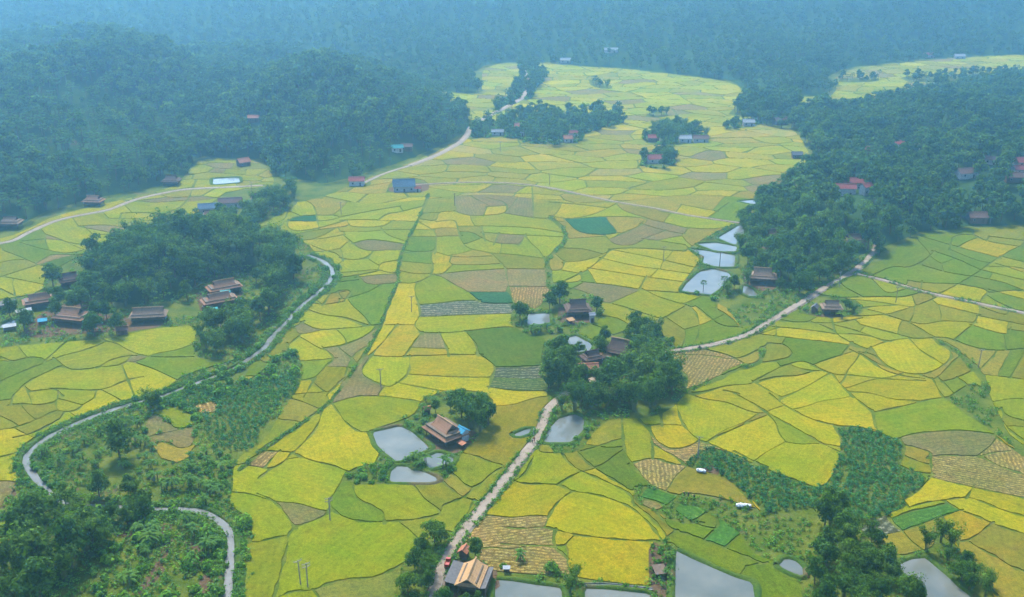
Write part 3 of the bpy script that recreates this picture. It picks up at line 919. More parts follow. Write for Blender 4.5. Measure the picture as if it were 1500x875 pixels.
# ---------------------------------------------------------------- terrain heights
def hill_fn(poly, top, reach, seed, amp=0.5):
    w = world_poly(poly); cl = np.vstack([w, w[:1]])
    def f(x, y):
        x = np.asarray(x, float); y = np.asarray(y, float)
        d = dist_to(x, y, cl); ins = inside(x, y, w); d = np.where(ins, d, -d)
        n = fbm(x, y, 170, seed)*1.06
        h = top*(1-np.exp(-np.maximum(d, 0)/reach))*(1-amp+2*amp*n)
        gul = np.abs(vnoise(x+0.25*y+18*np.sin(y*0.02), y*0.35, 85, seed+40)-0.5)*2
        h = h+np.clip(d/90, 0, 1)*top*0.75*(gul-0.42)
        h = h+np.minimum(d, 45)/45*(2.0+0.24*top)*(fbm(x, y, 75, seed+9, 3)*1.14-0.35)*(d > 0)
        return np.where(d < 0, -2.0, h-0.6*np.exp(-np.maximum(d, 0)/3))
    return f
HLEFT = P('F', '-260,392 -900,420 -900,80 -260,80 0,84 300,91 500,102 560,114 650,138 690,175 692,185 662,207 600,234 520,260 480,270 440,264 405,262 385,234 295,230 268,262 230,274 140,292 77,308 21,335 0,342')
HRIGHT = P('F', '1110,400 1085,335 1100,310 1190,262 1200,215 1240,180 1330,152 1420,134 1500,120 1760,100 2300,90 2300,330 1760,322 1480,332 1360,340 1310,360 1270,372 1230,395 1170,418')
h_left = hill_fn(HLEFT, 33, 95, 1, 0.55); h_right = hill_fn(HRIGHT, 30, 150, 4, 0.4); h_mound = hill_fn(MOUND, 15, 28, 7, 0.2)
fw = world_poly(FAR_BASE); FAR_POLY = np.vstack([fw, [[3000, 4800], [-3000, 4800]]])
def h_far(x, y):
    x = np.asarray(x, float); y = np.asarray(y, float)
    d = dist_to(x, y, fw); d = np.where(inside(x, y, FAR_POLY), d, -d); dp = np.maximum(d, 0)
    spur = np.abs(fbm(x+0.35*y, y*0.45, 330, 21)*1.07-0.5)*2
    h = 15*(1-np.exp(-dp/60))*(0.1+1.9*fbm(x, y, 130, 12)*1.06)+0.16*np.maximum(dp-120, 0)*(0.3+1.2*fbm(x, y, 380, 15))+95*np.clip((dp-15)/380, 0, 1)**1.2*(1-spur)**1.3
    h = np.minimum(h, 230+40*fbm(x, y, 300, 18))
    return np.where(d < 0, -3.0, h-1.0*np.exp(-dp/5))
def height(x, y):
    return np.maximum.reduce([np.zeros(np.shape(x)), h_left(x, y), h_right(x, y), h_mound(x, y), h_far(x, y)])
def hill_mesh(name, fn, x0, x1, y0, y1, step, label=None):
    xs = np.arange(x0, x1+step, step); ys = np.arange(y0, y1+step, step); X, Y = np.meshgrid(xs, ys); Z = fn(X.ravel(), Y.ravel()).reshape(X.shape)
    ok = Z > -0.5; n = len(xs); q = ok[:-1, :-1] | ok[1:, :-1] | ok[:-1, 1:] | ok[1:, 1:]
    r, c = np.nonzero(q); i = r*n+c; faces = np.stack([i, i+1, i+n+1, i+n], 1)
    v = np.stack([X.ravel(), Y.ravel(), Z.ravel()], 1); used = np.unique(faces); re = np.zeros(len(v), int); re[used] = np.arange(len(used))
    o = link(name, np_mesh(name, v[used], re[faces], M['forest_floor'], True)); return tag(o, label, kind='structure')
gnd = link('valley_floor', np_mesh('valley_floor', [(-2900, -500, 0), (2900, -500, 0), (2900, 4300, 0), (-2900, 4300, 0)], [(0, 1, 2, 3)], M['grass']))
tag(gnd, 'flat grassy valley floor between the rice fields', kind='structure')
hill_mesh('hill_west', h_left, -1100, 20, 430, 1230, 9, 'low wooded hill along the west side of the valley')
hill_mesh('hill_east', h_right, 90, 1200, 380, 1100, 9, 'wooded rise along the east side of the valley')
hill_mesh('mound', h_mound, -240, -40, 330, 500, 5, 'small wooded mound beside the stream bend')
hill_mesh('mountains', h_far, -1700, 1700, 880, 3300, 15, 'hazy forested mountains closing the valley')
# ---------------------------------------------------------------- fields
TONES = {'Y': (.480, .375, .010), 'YO': (.47, .335, .020), 'L': (.320, .325, .010), 'LY': (.405, .355, .010), 'LG': (.225, .280, .012), 'LT': (.275, .280, .016), 'G': (.145, .220, .013), 'G2': (.08, .19, .03), 'GT': (.15, .20, .02),
         'D': (.058, .130, .015), 'O': (.335, .245, .038), 'OP': (.40, .295, .10), 'B': (.255, .200, .075), 'T': (.260, .238, .020), 'TO': (.255, .205, .018), 'TD': (.105, .165, .014), 'TB': (.20, .195, .045), 'S': (.26, .175, .055),
         'M': (.105, .105, .060), 'V': (.050, .135, .055), 'V2': (.085, .130, .038), 'V3': (.080, .190, .028)}
SECOND = {'S': (.54, .40, .15), 'M': (.38, .36, .28), 'V2': (.26, .24, .10), 'V': (.07, .19, .085), 'B': (.31, .245, .10), 'V3': (.12, .25, .045), 'G2': (.16, .28, .05)}
CROP_H = {'S': 0.22, 'M': 0.18, 'B': 0.25, 'V2': 0.3, 'V': 0.5, 'V3': 0.4, 'O': 0.42, 'TB': 0.3, 'OP': 0.4}
ROWS = {'S': 1.25, 'M': 2.2, 'V2': 1.5, 'V': 1.5, 'V3': 1.6, 'B': 1.5, 'G2': 1.6}
NAMES = {'S': 'straw_stubble_field', 'M': 'mulched_field', 'B': 'stubble_field', 'V': 'vegetable_field', 'V2': 'vegetable_field', 'V3': 'vegetable_field', 'G2': 'vegetable_field', 'O': 'ripe_rice_field', 'Y': 'ripe_rice_field', 'YO': 'ripe_rice_field', 'LY': 'ripe_rice_field'}
PARTLAB = {'S': 'cut field with rows of pale straw', 'M': 'dark field with pale mulch rows', 'V': 'blue-green vegetable patch'}
frng = random.Random(4)
def field_geo(f):
    t = f['tone']; h = (0.48 if f['c'][1] > 380 else 0.36)*CROP_H.get(t, 0.46)*frng.uniform(0.85, 1.15)+frng.uniform(0, 0.10)
    lp = []
    for L in f['loops']:
        x, y = to_world(L[:, 0], L[:, 1], 0.0); lp.append(np.stack([x, y], 1))
    allp = np.vstack(lp); tris = tessellate_polygon([[Vector((a, b, 0)) for a, b in l] for l in lp])
    n = len(allp); v = np.vstack([np.c_[allp, np.full(n, h)], np.c_[allp, np.full(n, -0.05)]])
    F = []
    for a, b, c in tris:
        cr = (allp[b]-allp[a])[0]*(allp[c]-allp[a])[1]-(allp[b]-allp[a])[1]*(allp[c]-allp[a])[0]
        F.append((a, b, c) if cr > 0 else (a, c, b))
    k = 0
    for l in lp:
        m = len(l)
        for i in range(m): F.append((k+i, k+(i+1) % m, n+k+(i+1) % m)); F.append((k+i, n+k+(i+1) % m, n+k+i))
        k += m
    c0 = lp[0]-lp[0].mean(0); ev, vec = np.linalg.eigh(c0.T@c0); d = vec[:, 0]
    fr = 2*math.pi/ROWS.get(t, 1.2)
    j = [frng.uniform(0.9, 1.1), frng.uniform(0.94, 1.06)]
    A = np.array(TONES[t])*0.385; k_ = 0 if t in SECOND else 0.22 if f['c'][1] > 300 else 0.42; A = (A*(1-k_)+np.array([.118, .116, .006] if f['c'][1] > 300 else [.138, .124, .009])*k_)*j[0]*float(np.interp(f['c'][1], [120, 320], [1.3, 1.0]))*np.array([j[1], 1, 1]); B = np.array(SECOND[t])*0.40*j[0] if t in SECOND else A*0.985  # distant fields lightened and warmed: haze glow put into the base colour
    return v, np.array(F), A, B, np.array([d[0]*fr, d[1]*fr, 0])
def field_attrs(me, A, B, row):
    set_attr(me, 'tone', 'FLOAT_COLOR', np.c_[A, np.ones(len(A))]); set_attr(me, 'tone2', 'FLOAT_COLOR', np.c_[B, np.ones(len(B))]); set_attr(me, 'row', 'FLOAT_VECTOR', row)
rest = []
NPART = 299
for i, f in enumerate(FIELDS):
    v, F, A, B, row = field_geo(f); n = len(v)
    if i < NPART and f['seen']:
        c = np.array([v[:, 0].mean(), v[:, 1].mean(), 0]); nm = NAMES.get(f['tone'], 'rice_field')
        me = np_mesh(nm, v-c, F, M['crop']); field_attrs(me, np.tile(A, (n, 1)), np.tile(B, (n, 1)), np.tile(row, (n, 1)))
        o = link(nm, me, gnd, c)
        if f['tone'] in PARTLAB: o['label'] = PARTLAB[f['tone']]
    else: rest.append((v, F, A, B, row))
off = 0; V_ = []; F_ = []; A_ = []; B_ = []; R_ = []
for v, F, A, B, row in rest:
    n = len(v); V_.append(v); F_.append(F+off); off += n; A_.append(np.tile(A, (n, 1))); B_.append(np.tile(B, (n, 1))); R_.append(np.tile(row, (n, 1)))
me = np_mesh('distant_rice_fields', np.vstack(V_), np.vstack(F_), M['crop']); field_attrs(me, np.vstack(A_), np.vstack(B_), np.vstack(R_))
tag(link('distant_rice_fields', me, gnd), kind='stuff')
# ---------------------------------------------------------------- ribbons: roads, stream, banks
def ribbon(plan, half, prof, step=3.0, wob=0.0, zfn=None):
    """prof: list of (offset factor or metres, z); returns verts, faces along a ground line"""
    w = smooth_line(world_poly(plan), 3); w = resample(w, step); d = np.gradient(w, axis=0); d /= np.hypot(d[:, 0], d[:, 1])[:, None]+1e-9
    nrm = np.stack([-d[:, 1], d[:, 0]], 1); V = []; k = len(prof)
    for j, (o, z) in enumerate(prof):
        oo = half*o+wob*abs(o)*(0.6*vnoise(w[:, 0]+31*np.sign(o), w[:, 1], 9, 2)+0.4*vnoise(w[:, 0]+31*np.sign(o), w[:, 1], 3, 5)-0.5)*half
        p = w+nrm*np.asarray(oo).reshape(-1, 1); zz = z+(zfn(p[:, 0], p[:, 1]) if zfn else 0)
        V.append(np.c_[p, np.broadcast_to(zz, len(p))])
    V = np.stack(V, 1).reshape(-1, 3); n = len(w); i = (np.arange(n-1)[:, None]*k+np.arange(k-1)[None, :]).ravel()
    return V, np.stack([i, i+1, i+k+1, i+k], 1)[:, ::-1]
RL = {'lane': 'pale concrete lane running from the bottom edge past the hamlet', 'branch': 'narrow earth branch track crossing the eastern fields', 'hill_lane': 'narrow lane along the foot of the west hill', 'valley_road': 'pale road crossing the far plain', 'path': 'thin pale footpath across the middle fields', 'wood_lane': 'short lane beside the red roofed house'}
for nm, ln, w in ROADS:
    lift = {'lane': 0.42, 'branch': 0.36, 'hill_lane': 0.30, 'valley_road': 0.40, 'path': 0.34, 'wood_lane': 0.26}[nm]
    zf = (lambda x, y: np.maximum(h_right(x, y), 0)) if nm == 'lane' else (lambda x, y: np.maximum(h_left(x, y), 0))
    V, F = ribbon(ln, w/2, [(-1.5, -0.02), (-1.02, lift-0.04), (-1.0, lift), (0, lift+0.03), (1.0, lift), (1.02, lift-0.04), (1.5, -0.02)], 2.5, 0.22, zf)
    o = link('road', np_mesh('road', V, F, M['road'], False)); tag(o, RL[nm], kind='structure')
V, F = ribbon(RIVER, RIVER_W/2, [(-1.05, 0.05), (1.05, 0.05)], 3.0, 0.9)
riv = tag(link('stream', np_mesh('stream', V, F, M['silt_sky'])), 'grey winding stream on the west side', kind='structure')
for s in (-1, 1):
    V, F = ribbon(RIVER, RIVER_W/2, [(s*0.78, -0.05), (s*1.05, 0.28), (s*1.5, 0.75), (s*2.3, 0.6), (s*3.4, -0.05)], 1.4, 1.1)
    link('bank', np_mesh('bank', V, F if s > 0 else F[:, ::-1], M['bank'], True), riv)
def corner_line(w):
    q = np.vstack([w, w[:1]]); out = []
    for a, b in zip(q[:-1], q[1:]): out += [a*0.92+b*0.08, a*0.5+b*0.5, a*0.08+b*0.92]
    return np.array(out+[out[0]])
for pl, lb in PONDS:
    w = world_poly(pl); c = w.mean(0); w2 = c+(corner_line(w)[:-1]-c)*1.06
    p = link('pond', np_mesh('pond', np.c_[w2, np.full(len(w2), 0.06)], [tuple(range(len(w2)))], M['water'])); tag(p, None if lb == 'pond' else lb, kind='structure')
    if (world_poly(pl)[:, 1] < 1000).all():
        lw = corner_line(w); lw = resample(lw, 1.6); d = np.gradient(lw, axis=0); d /= np.hypot(d[:, 0], d[:, 1])[:, None]+1e-9
        sgn = -1 if area2(w) > 0 else 1; nr = np.stack([-d[:, 1], d[:, 0]], 1)*sgn
        pr = [(-0.15, -0.02), (0.25, 0.45), (0.8, 0.6), (1.5, 0.45), (2.1, -0.05)]; k = len(pr); n = len(lw)
        wobz = 0.75+0.5*vnoise(lw[:, 0], lw[:, 1], 5, 6)
        V = np.stack([np.c_[lw+nr*(o*(0.8+0.4*vnoise(lw[:, 0], lw[:, 1], 4, 8)))[:, None], z*wobz] for o, z in pr], 1).reshape(-1, 3)
        i = (np.arange(n-1)[:, None]*k+np.arange(k-1)[None, :]).ravel(); F = np.stack([i, i+1, i+k+1, i+k], 1)
        link('bank', np_mesh('bank', V, F, M['bank'], True), p)
# bare soil patches and trodden yards
def patch(plan, mat, name, z, seed=0, hfn=None):
    w = smooth_line(np.vstack([world_poly(plan), world_poly(plan)[:1]]), 2)[:-1]; w = w+np.stack([vnoise(w[:, 0], w[:, 1], 3, seed)-.5, vnoise(w[:, 0], w[:, 1], 3, seed+5)-.5], 1)*1.8
    tag(link(name, np_mesh(name, np.c_[w, np.full(len(w), z)], [tuple(range(len(w)))], mat)), kind='structure')
for i, pl in enumerate([P('C1', '0,300 80,290 112,325 75,400 60,440 0,500 -80,520 -80,320'), P('C1', '700,550 740,552 748,620 720,700 700,790 660,820 590,880 560,870 640,800 680,740 700,640'), P('C1', '860,790 940,760 980,770 970,840 960,880 850,880'),
                        P('C1', '510,600 560,580 590,600 530,625'), P('C1', '300,395 345,400 340,412 290,404'), P('C1', '800,640 860,630 900,700 890,760 830,720'), P('F', '1015,690 1040,680 1060,690 1030,705'),
                        P('C2', '500,225 520,220 565,270 545,285'), P('M1', '250,480 330,440 420,470 560,540 720,540 720,565 560,590 300,600 200,620 90,600 150,520'), P('M1', '860,420 1060,360 1070,440 1000,520 880,520'),
                        P('F', '1165,462 1235,460 1232,467 1168,466'), P('F', '820,450 868,445 872,470 845,478 815,470'), P('F', '850,525 930,500 945,540 900,560 850,548'), P('F', '1085,400 1145,395 1150,425 1095,428'), P('F', '620,640 690,622 705,650 660,668 625,660'),
                        P('F', '640,820 730,822 735,880 620,890'), P('C1', '1010,555 1050,545 1075,600 1030,610'), P('F', '568,275 600,268 632,270 630,281 570,283'), P('F', '945,795 965,795 985,830 985,900 955,900')]):
    patch(pl, M['soil'], 'bare_soil', 0.012+0.004*i, i)
# ---------------------------------------------------------------- plant meshes (built once, shared)
def quads_at(P0, N, size, asp, rng, droop=0.0):
    n = len(P0); N = N/np.linalg.norm(N, axis=1, keepdims=True)
    r = rng.normal(size=(n, 3)); a = np.cross(N, r); a /= np.linalg.norm(a, axis=1, keepdims=True)+1e-9; b = np.cross(N, a)
    if not hasattr(size, '__len__'): size = np.full(n, size)
    a = a*size[:, None]; b = b*(size*asp)[:, None]
    V = np.stack([P0-a-b*0.4, P0+a*0.1-b, P0+a+b*0.4, P0-a*0.1+b], 1).reshape(-1, 3)
    return V, np.arange(4*n).reshape(-1, 4)
def leaf_mesh(name, V, F, mat, rng):
    me = np_mesh(name, V, F, mat); lf = np.repeat(rng.random(len(F)), F.shape[1]) if F.size == len(V) else rng.random(len(V))
    set_attr(me, 'leaf', 'FLOAT', lf); return me
def crown(rng, lobes, n, size, asp=0.62, out=0.9):
    c = np.array([l[0] for l in lobes]); r = np.array([l[1] for l in lobes]); w = (r[:, 0]*r[:, 1]*r[:, 2])**(2/3); k = rng.choice(len(lobes), n, p=w/w.sum())
    d = rng.normal(size=(n, 3)); d /= np.linalg.norm(d, axis=1, keepdims=True); d[:, 2] = np.where(d[:, 2] < -0.35, -d[:, 2]*0.6, d[:, 2])
    rad = 1-0.38*rng.random(n)**1.8+0.10*rng.normal(size=n)
    p = c[k]+d*r[k]*rad[:, None]; N = d*out+rng.normal(size=(n, 3))*0.38+np.array([0, 0, 0.35])
    return quads_at(p, N, size*(0.65+0.7*rng.random(n)), asp, rng)
def mb_mesh(mb, name, mat):
    return np_mesh(name, mb.v, mb.f, mat)
def broadleaf(seed, h=10.5, cr=4.0, n=1500, size=0.42, nl=13):
    rng = np.random.default_rng(seed); lobes = []
    for i in range(nl):
        a = rng.random()*6.283; q = cr*0.66*math.sqrt(rng.random()); z = h*(0.34+0.52*rng.random()*(1-0.35*q/cr)); s = cr*(0.30+0.24*rng.random())
        lobes.append(((q*math.cos(a), q*math.sin(a), z), (s*1.08, s*1.08, s*0.82)))
    lobes.append(((0, 0, h*0.84), (cr*0.45, cr*0.45, cr*0.36)))
    V, F = crown(rng, lobes, n, size); mb = MB()
    lean = rng.normal(size=2)*0.25
    mb.tube([(0, 0, -0.4), (lean[0]*.4, lean[1]*.4, h*0.28), (lean[0], lean[1], h*0.62)], [h*0.026, h*0.019, h*0.009], 6)
    for l in lobes[:6]:
        c = l[0]; z0 = h*(0.25+0.2*rng.random()); mb.tube([(lean[0]*z0/h, lean[1]*z0/h, z0), (c[0]*.5, c[1]*.5, (z0+c[2])*.52), c], [h*0.011, h*0.008, h*0.003], 5)
    return leaf_mesh('crown', V, F, M['leaf'], rng), mb_mesh(mb, 'trunk', M['bark'])
def bamboo(seed, h=11.5, n=20, tuft=46, size=0.46):
    rng = np.random.default_rng(seed); mb = MB(); PS = []; NS = []; SZ = []
    for i in range(n):
        a = rng.random()*6.283; hh = h*(0.7+0.35*rng.random()); sp = hh*(0.12+0.30*rng.random()); b0 = 0.7*rng.random(); dx, dy = math.cos(a), math.sin(a)
        t = np.linspace(0, 1, 7); rr = b0+sp*t**2.2; zz = hh*(t-0.16*np.maximum(t-0.6, 0)**1.2*2.2)
        pts = np.stack([dx*rr, dy*rr, zz], 1); mb.tube(pts.tolist(), [0.07-0.055*q for q in t], 4)
        tt = 0.36+0.64*rng.random(tuft)**0.8; px = np.stack([np.interp(tt, t, pts[:, q]) for q in range(3)], 1)
        j = rng.normal(size=(tuft, 3))*np.array([0.62, 0.62, 0.42]); PS.append(px+j); NS.append(j*0.7+np.array([dx*.5, dy*.5, 0.75])+rng.normal(size=(tuft, 3))*0.3); SZ.append(size*(0.6+0.8*rng.random(tuft)))
    V, F = quads_at(np.vstack(PS), np.vstack(NS), np.concatenate(SZ), 0.42, rng)
    return leaf_mesh('crown', V, F, M['bamboo'], rng), mb_mesh(mb, 'culms', M['culm'])
def palm(seed, h=7.0, n=17, fan=1.25):
    rng = np.random.default_rng(seed); mb = MB(); mb.tube([(0, 0, -0.3), (0.15, 0.05, h*0.5), (0.2, 0.1, h)], [0.2, 0.16, 0.14], 6); V = []; F = []
    top = np.array([0.2, 0.1, h])
    for i in range(n):
        a = 6.283*i/n*2.4+rng.random()*0.5; el = -0.45+1.6*(i/n)+rng.normal()*0.1; d = np.array([math.cos(a)*math.cos(el), math.sin(a)*math.cos(el), math.sin(el)]); L = 1.3+0.5*rng.random()
        b = top+d*L; s = np.array([-math.sin(a), math.cos(a), 0]); u = np.cross(d, s)*-1; k0 = len(V); V += [top, top+s*0.05, b]; F.append((k0, k0+1, k0+2, k0+2))
        for q in range(9):
            ang = -1.5+3.0*q/8; r_ = fan*(0.85+0.25*rng.random()); tip = b+(d*math.cos(ang)+s*math.sin(ang))*r_+np.array([0, 0, -0.30*r_]); wv = (d*-math.sin(ang)+s*math.cos(ang))*0.16*fan
            mid = b+(d*math.cos(ang)+s*math.sin(ang))*r_*0.55+u*0.08; k0 = len(V); V += [b, mid-wv, tip, mid+wv]; F.append((k0, k0+1, k0+2, k0+3))
    F = [f if f[2] != f[3] else None for f in F]; F = np.array([f for f in F if f]); V = np.array(V)
    return leaf_mesh('crown', V, F, M['palm'], rng), mb_mesh(mb, 'trunk', M['bark'])
def banana(seed, h=2.4, n=9):
    rng = np.random.default_rng(seed); mb = MB(); V = []; F = []
    for st in range(3):
        ox, oy = rng.normal(size=2)*(0.7 if st else 0); hh = h*(1-0.2*st*rng.random()); mb.tube([(ox, oy, -0.1), (ox, oy, hh)], [0.16, 0.10], 6)
        for i in range(n-st*2):
            a = rng.random()*6.283; el = 0.5+0.7*rng.random(); L = 1.9+0.7*rng.random(); w = 0.34+0.1*rng.random(); p0 = np.array([ox, oy, hh]); dr = np.array([math.cos(a), math.sin(a), 0]); s = np.array([-math.sin(a), math.cos(a), 0]); prev = None
            for q in range(5):
                t = q/4; c = p0+dr*(L*t*math.cos(el)*(1+0.3*t))+np.array([0, 0, L*(t*math.sin(el)-0.75*t*t)]); ww = w*(0.25+1.2*t-1.35*t*t*t*0.9) if q else 0.06
                ww = max(ww, 0.05); k0 = len(V); V += [c-s*ww+np.array([0, 0, -ww*.35]), c, c+s*ww+np.array([0, 0, -ww*.35])]
                if q: F += [(k0-3, k0-2, k0+1, k0), (k0-2, k0-1, k0+2, k0+1)]
    me = np_mesh('leaves', np.array(V), np.array(F), M['banana']); set_attr(me, 'leaf', 'FLOAT', rng.random(len(V))*0.4+0.3)
    return me, mb_mesh(mb, 'stem', M['culm'])
def bush(seed, r=1.1, n=170, size=0.24, mat='shrub', nl=4):
    rng = np.random.default_rng(seed); lobes = []
    for i in range(nl):
        a = rng.random()*6.283; q = r*0.6*rng.random(); s = r*(0.45+0.35*rng.random()); lobes.append(((q*math.cos(a), q*math.sin(a), s*0.75), (s, s, s*0.85)))
    V, F = crown(rng, lobes, n, size); mb = MB()
    for i in range(4): a = i*1.7; mb.tube([(0, 0, -0.1), (math.cos(a)*r*.4, math.sin(a)*r*.4, r*.8)], [0.05, 0.02], 4)
    return leaf_mesh('foliage', V, F, M[mat], rng), mb_mesh(mb, 'stem', M['bark'])
def herb(seed, mat, h=0.9, n=26, size=0.26):
    rng = np.random.default_rng(seed); p = np.c_[rng.normal(size=(n, 2))*0.5, h*(0.25+0.75*rng.random(n))]; N = np.c_[p[:, :2]*0.8, np.full(n, 0.9)]+rng.normal(size=(n, 3))*0.35
    V, F = quads_at(p, N, size*(0.6+0.8*rng.random(n)), 0.6, rng); return leaf_mesh('herb', V, F, M[mat], rng)
K = {'broad': [broadleaf(10+i, 9.5+1.2*(i % 3), 3.7+0.35*(i % 4)) for i in range(6)], 'bamboo': [bamboo(30+i, 10.5+i*0.8) for i in range(4)], 'palm': [palm(50+i, 6+i*0.8) for i in range(3)],
     'banana': [banana(60+i) for i in range(3)], 'shrub': [bush(70+i, 1.15+0.15*i) for i in range(4)]}
SIZE0 = {'broad': 3.7, 'bamboo': 3.6, 'palm': 2.4, 'banana': 1.8, 'shrub': 1.2}
KNAME = {'broad': ('broadleaf_tree', 'crown', 'trunk', 'tree'), 'bamboo': ('bamboo_clump', 'crown', 'culms', 'bamboo'), 'palm': ('palm_tree', 'crown', 'trunk', 'palm'), 'banana': ('banana_plant', 'leaves', 'stem', 'banana plant'), 'shrub': ('shrub', 'foliage', 'stem', 'shrub')}
prng = random.Random(21)
counts = {}
def plant(kind, x, y, label, group=None, s=1.0, var=None):
    v = prng.randrange(len(K[kind])) if var is None else var; a, b = K[kind][v]; nm, pa, pb, cat = KNAME[kind]; counts[kind] = counts.get(kind, 0)+1
    e = bpy.data.objects.new(nm, None); col.objects.link(e); e.location = (x, y, float(height(np.array([x]), np.array([y]))[0])); e.rotation_euler = (0, 0, prng.random()*6.283); e.scale = (s*prng.uniform(.92, 1.08), s*prng.uniform(.92, 1.08), s*prng.uniform(.92, 1.1))
    tag(e, label, cat, group); link(pa, a, e); link(pb, b, e); return e
def plant_px(kind, px, py, label, group=None, s=1.0, var=None):
    x, y = to_world(px, py); return plant(kind, float(x), float(y), label, group, s, var)
# ground that plants keep off
hard = np.zeros((RH, RW), bool)
for nm, ln, w in ROADS: stroke(hard, ln, w+1.0, 1.5)
stroke(hard, RIVER, RIVER_W+1.2, 1.5)
for pl, _ in PONDS: fill_poly(hard, pl); stroke(hard, pl+[pl[0]], 1.2, 1.0)
fieldmask = ~(block | ~free) if False else free.copy()
def at_mask(m, px, py):
    i = ((py-RY0)*SS).astype(int); j = ((px-RX0)*SS).astype(int); ok = (i >= 0) & (i < RH) & (j >= 0) & (j < RW); r = np.zeros(len(px), bool); r[ok] = m[i[ok], j[ok]]; return r
KEEP_CLEAR = []      # (px0, px1, py0, py1) rectangles on the plan in front of houses
def scatter(polys, spacing, seed, hole=(), use_hard=True, jit=0.8, field_ok=False):
    """jittered points on the ground inside plan polygons"""
    W = [world_poly(smooth_line(list(p)+[p[0]], 1)) for p in polys]; a = np.vstack(W); rng = np.random.default_rng(seed)
    xs = np.arange(a[:, 0].min(), a[:, 0].max(), spacing); ys = np.arange(a[:, 1].min(), a[:, 1].max(), spacing*0.87); X, Y = np.meshgrid(xs, ys); X = X+(np.arange(len(ys)) % 2)[:, None]*spacing*.5
    X = X.ravel()+(rng.random(X.size)-.5)*spacing*jit; Y = Y.ravel()+(rng.random(Y.size)-.5)*spacing*jit
    m = np.zeros(len(X), bool)
    for w in W: m |= inside(X, Y, w)
    for h in hole: m &= ~inside(X, Y, world_poly(h))
    X, Y = X[m], Y[m]; px, py = to_plan(X, Y); m = np.ones(len(X), bool)
    if use_hard: m &= ~at_mask(hard, px, py)
    if not field_ok: m &= ~at_mask(free, px, py)
    for x0, x1, y0, y1 in KEEP_CLEAR: m &= ~((px > x0) & (px < x1) & (py > y0) & (py < y1))
    return X[m], Y[m]
# ---------------------------------------------------------------- masses too many to count: instanced on points
def proto_collection(name, metas):
    c = bpy.data.collections.new(name)
    for i, ms in enumerate(metas):
        ms = [m for m in ms if m]
        V = []; 
        bm = bmesh.new(); mats = []
        for m in ms:
            k0 = len(bm.faces); bm.from_mesh(m); bm.faces.ensure_lookup_table()
            for f in bm.faces[k0:]: f.material_index = len(mats)
            mats.append(m.materials[0])
        me = bpy.data.meshes.new(name); bm.to_mesh(me); bm.free()
        for m in mats: me.materials.append(m)
        c.objects.link(bpy.data.objects.new('%s_%02d' % (name, i), me))
    return c
def scatter_stuff(name, label, X, Y, coll, scale, seed, zoff=-0.15, pick=None, clump=0):
    rng = np.random.default_rng(seed); n = len(X); Z = height(X, Y)+zoff
    me = bpy.data.meshes.new(name); me.vertices.add(n); me.vertices.foreach_set('co', np.c_[X, Y, Z].astype(np.float32).ravel())
    t_ = rng.random(n)
    if clump: t_ = np.clip(0.75*t_**1.5+0.75*(fbm(X, Y, clump, 77, 3)*1.14-0.22), 0, 1.3)
    set_attr(me, 'siz', 'FLOAT', scale[0]+(scale[1]-scale[0])*t_); set_attr(me, 'turn', 'FLOAT', rng.random(n)*6.283); set_attr(me, 'pick', 'INT', pick if pick is not None else rng.integers(0, len(coll.objects), n))
    o = link(name, me); tag(o, label, kind='stuff')
    g = bpy.data.node_groups.new(name, 'GeometryNodeTree'); g.interface.new_socket('Geometry', in_out='INPUT', socket_type='NodeSocketGeometry'); g.interface.new_socket('Geometry', in_out='OUTPUT', socket_type='NodeSocketGeometry')
    N = g.nodes; L = g.links; gi = N.new('NodeGroupInput'); go = N.new('NodeGroupOutput'); ip = N.new('GeometryNodeInstanceOnPoints'); ci = N.new('GeometryNodeCollectionInfo')
    ci.inputs['Collection'].default_value = coll; ci.inputs['Separate Children'].default_value = True; ci.inputs['Reset Children'].default_value = True
    def na(nm, dt):
        q = N.new('GeometryNodeInputNamedAttribute'); q.data_type = dt; q.inputs['Name'].default_value = nm; return q.outputs['Attribute']
    cx = N.new('ShaderNodeCombineXYZ'); L.new(na('turn', 'FLOAT'), cx.inputs['Z'])
    L.new(gi.outputs[0], ip.inputs['Points']); L.new(ci.outputs[0], ip.inputs['Instance']); ip.inputs['Pick Instance'].default_value = True
    L.new(na('pick', 'INT'), ip.inputs['Instance Index']); L.new(cx.outputs[0], ip.inputs['Rotation']); L.new(na('siz', 'FLOAT'), ip.inputs['Scale']); L.new(ip.outputs[0], go.inputs[0])
    md = o.modifiers.new('scatter', 'NODES'); md.node_group = g; return o
far_broad = [broadleaf(110+i, 8.5+0.8*i, 3.4+0.2*i, 420, 0.66, 9) for i in range(4)]
far_palm = [palm(150+i, 5.5+0.7*i, 13, 1.35) for i in range(3)]
c_far = proto_collection('far_tree', far_broad+far_palm+[bamboo(160, 10, 12, 26, 0.7)])
c_under = proto_collection('undergrowth_plant', [bush(80+i, 1.0+.2*i, 110, 0.3) for i in range(3)])
c_herb = proto_collection('herb_plant', [(herb(90+i, 'shrub', 0.8+.2*i),) for i in range(3)]+[(herb(94, 'banana', 0.9),)])
c_cass = proto_collection('cassava_plant', [(herb(96+i, 'cassava', 1.5+.2*i, 40, 0.30),) for i in range(3)])
VIEW = lambda X, Y, a=-90, b=1590: (to_plan(X, Y)[0] > a) & (to_plan(X, Y)[0] < b)
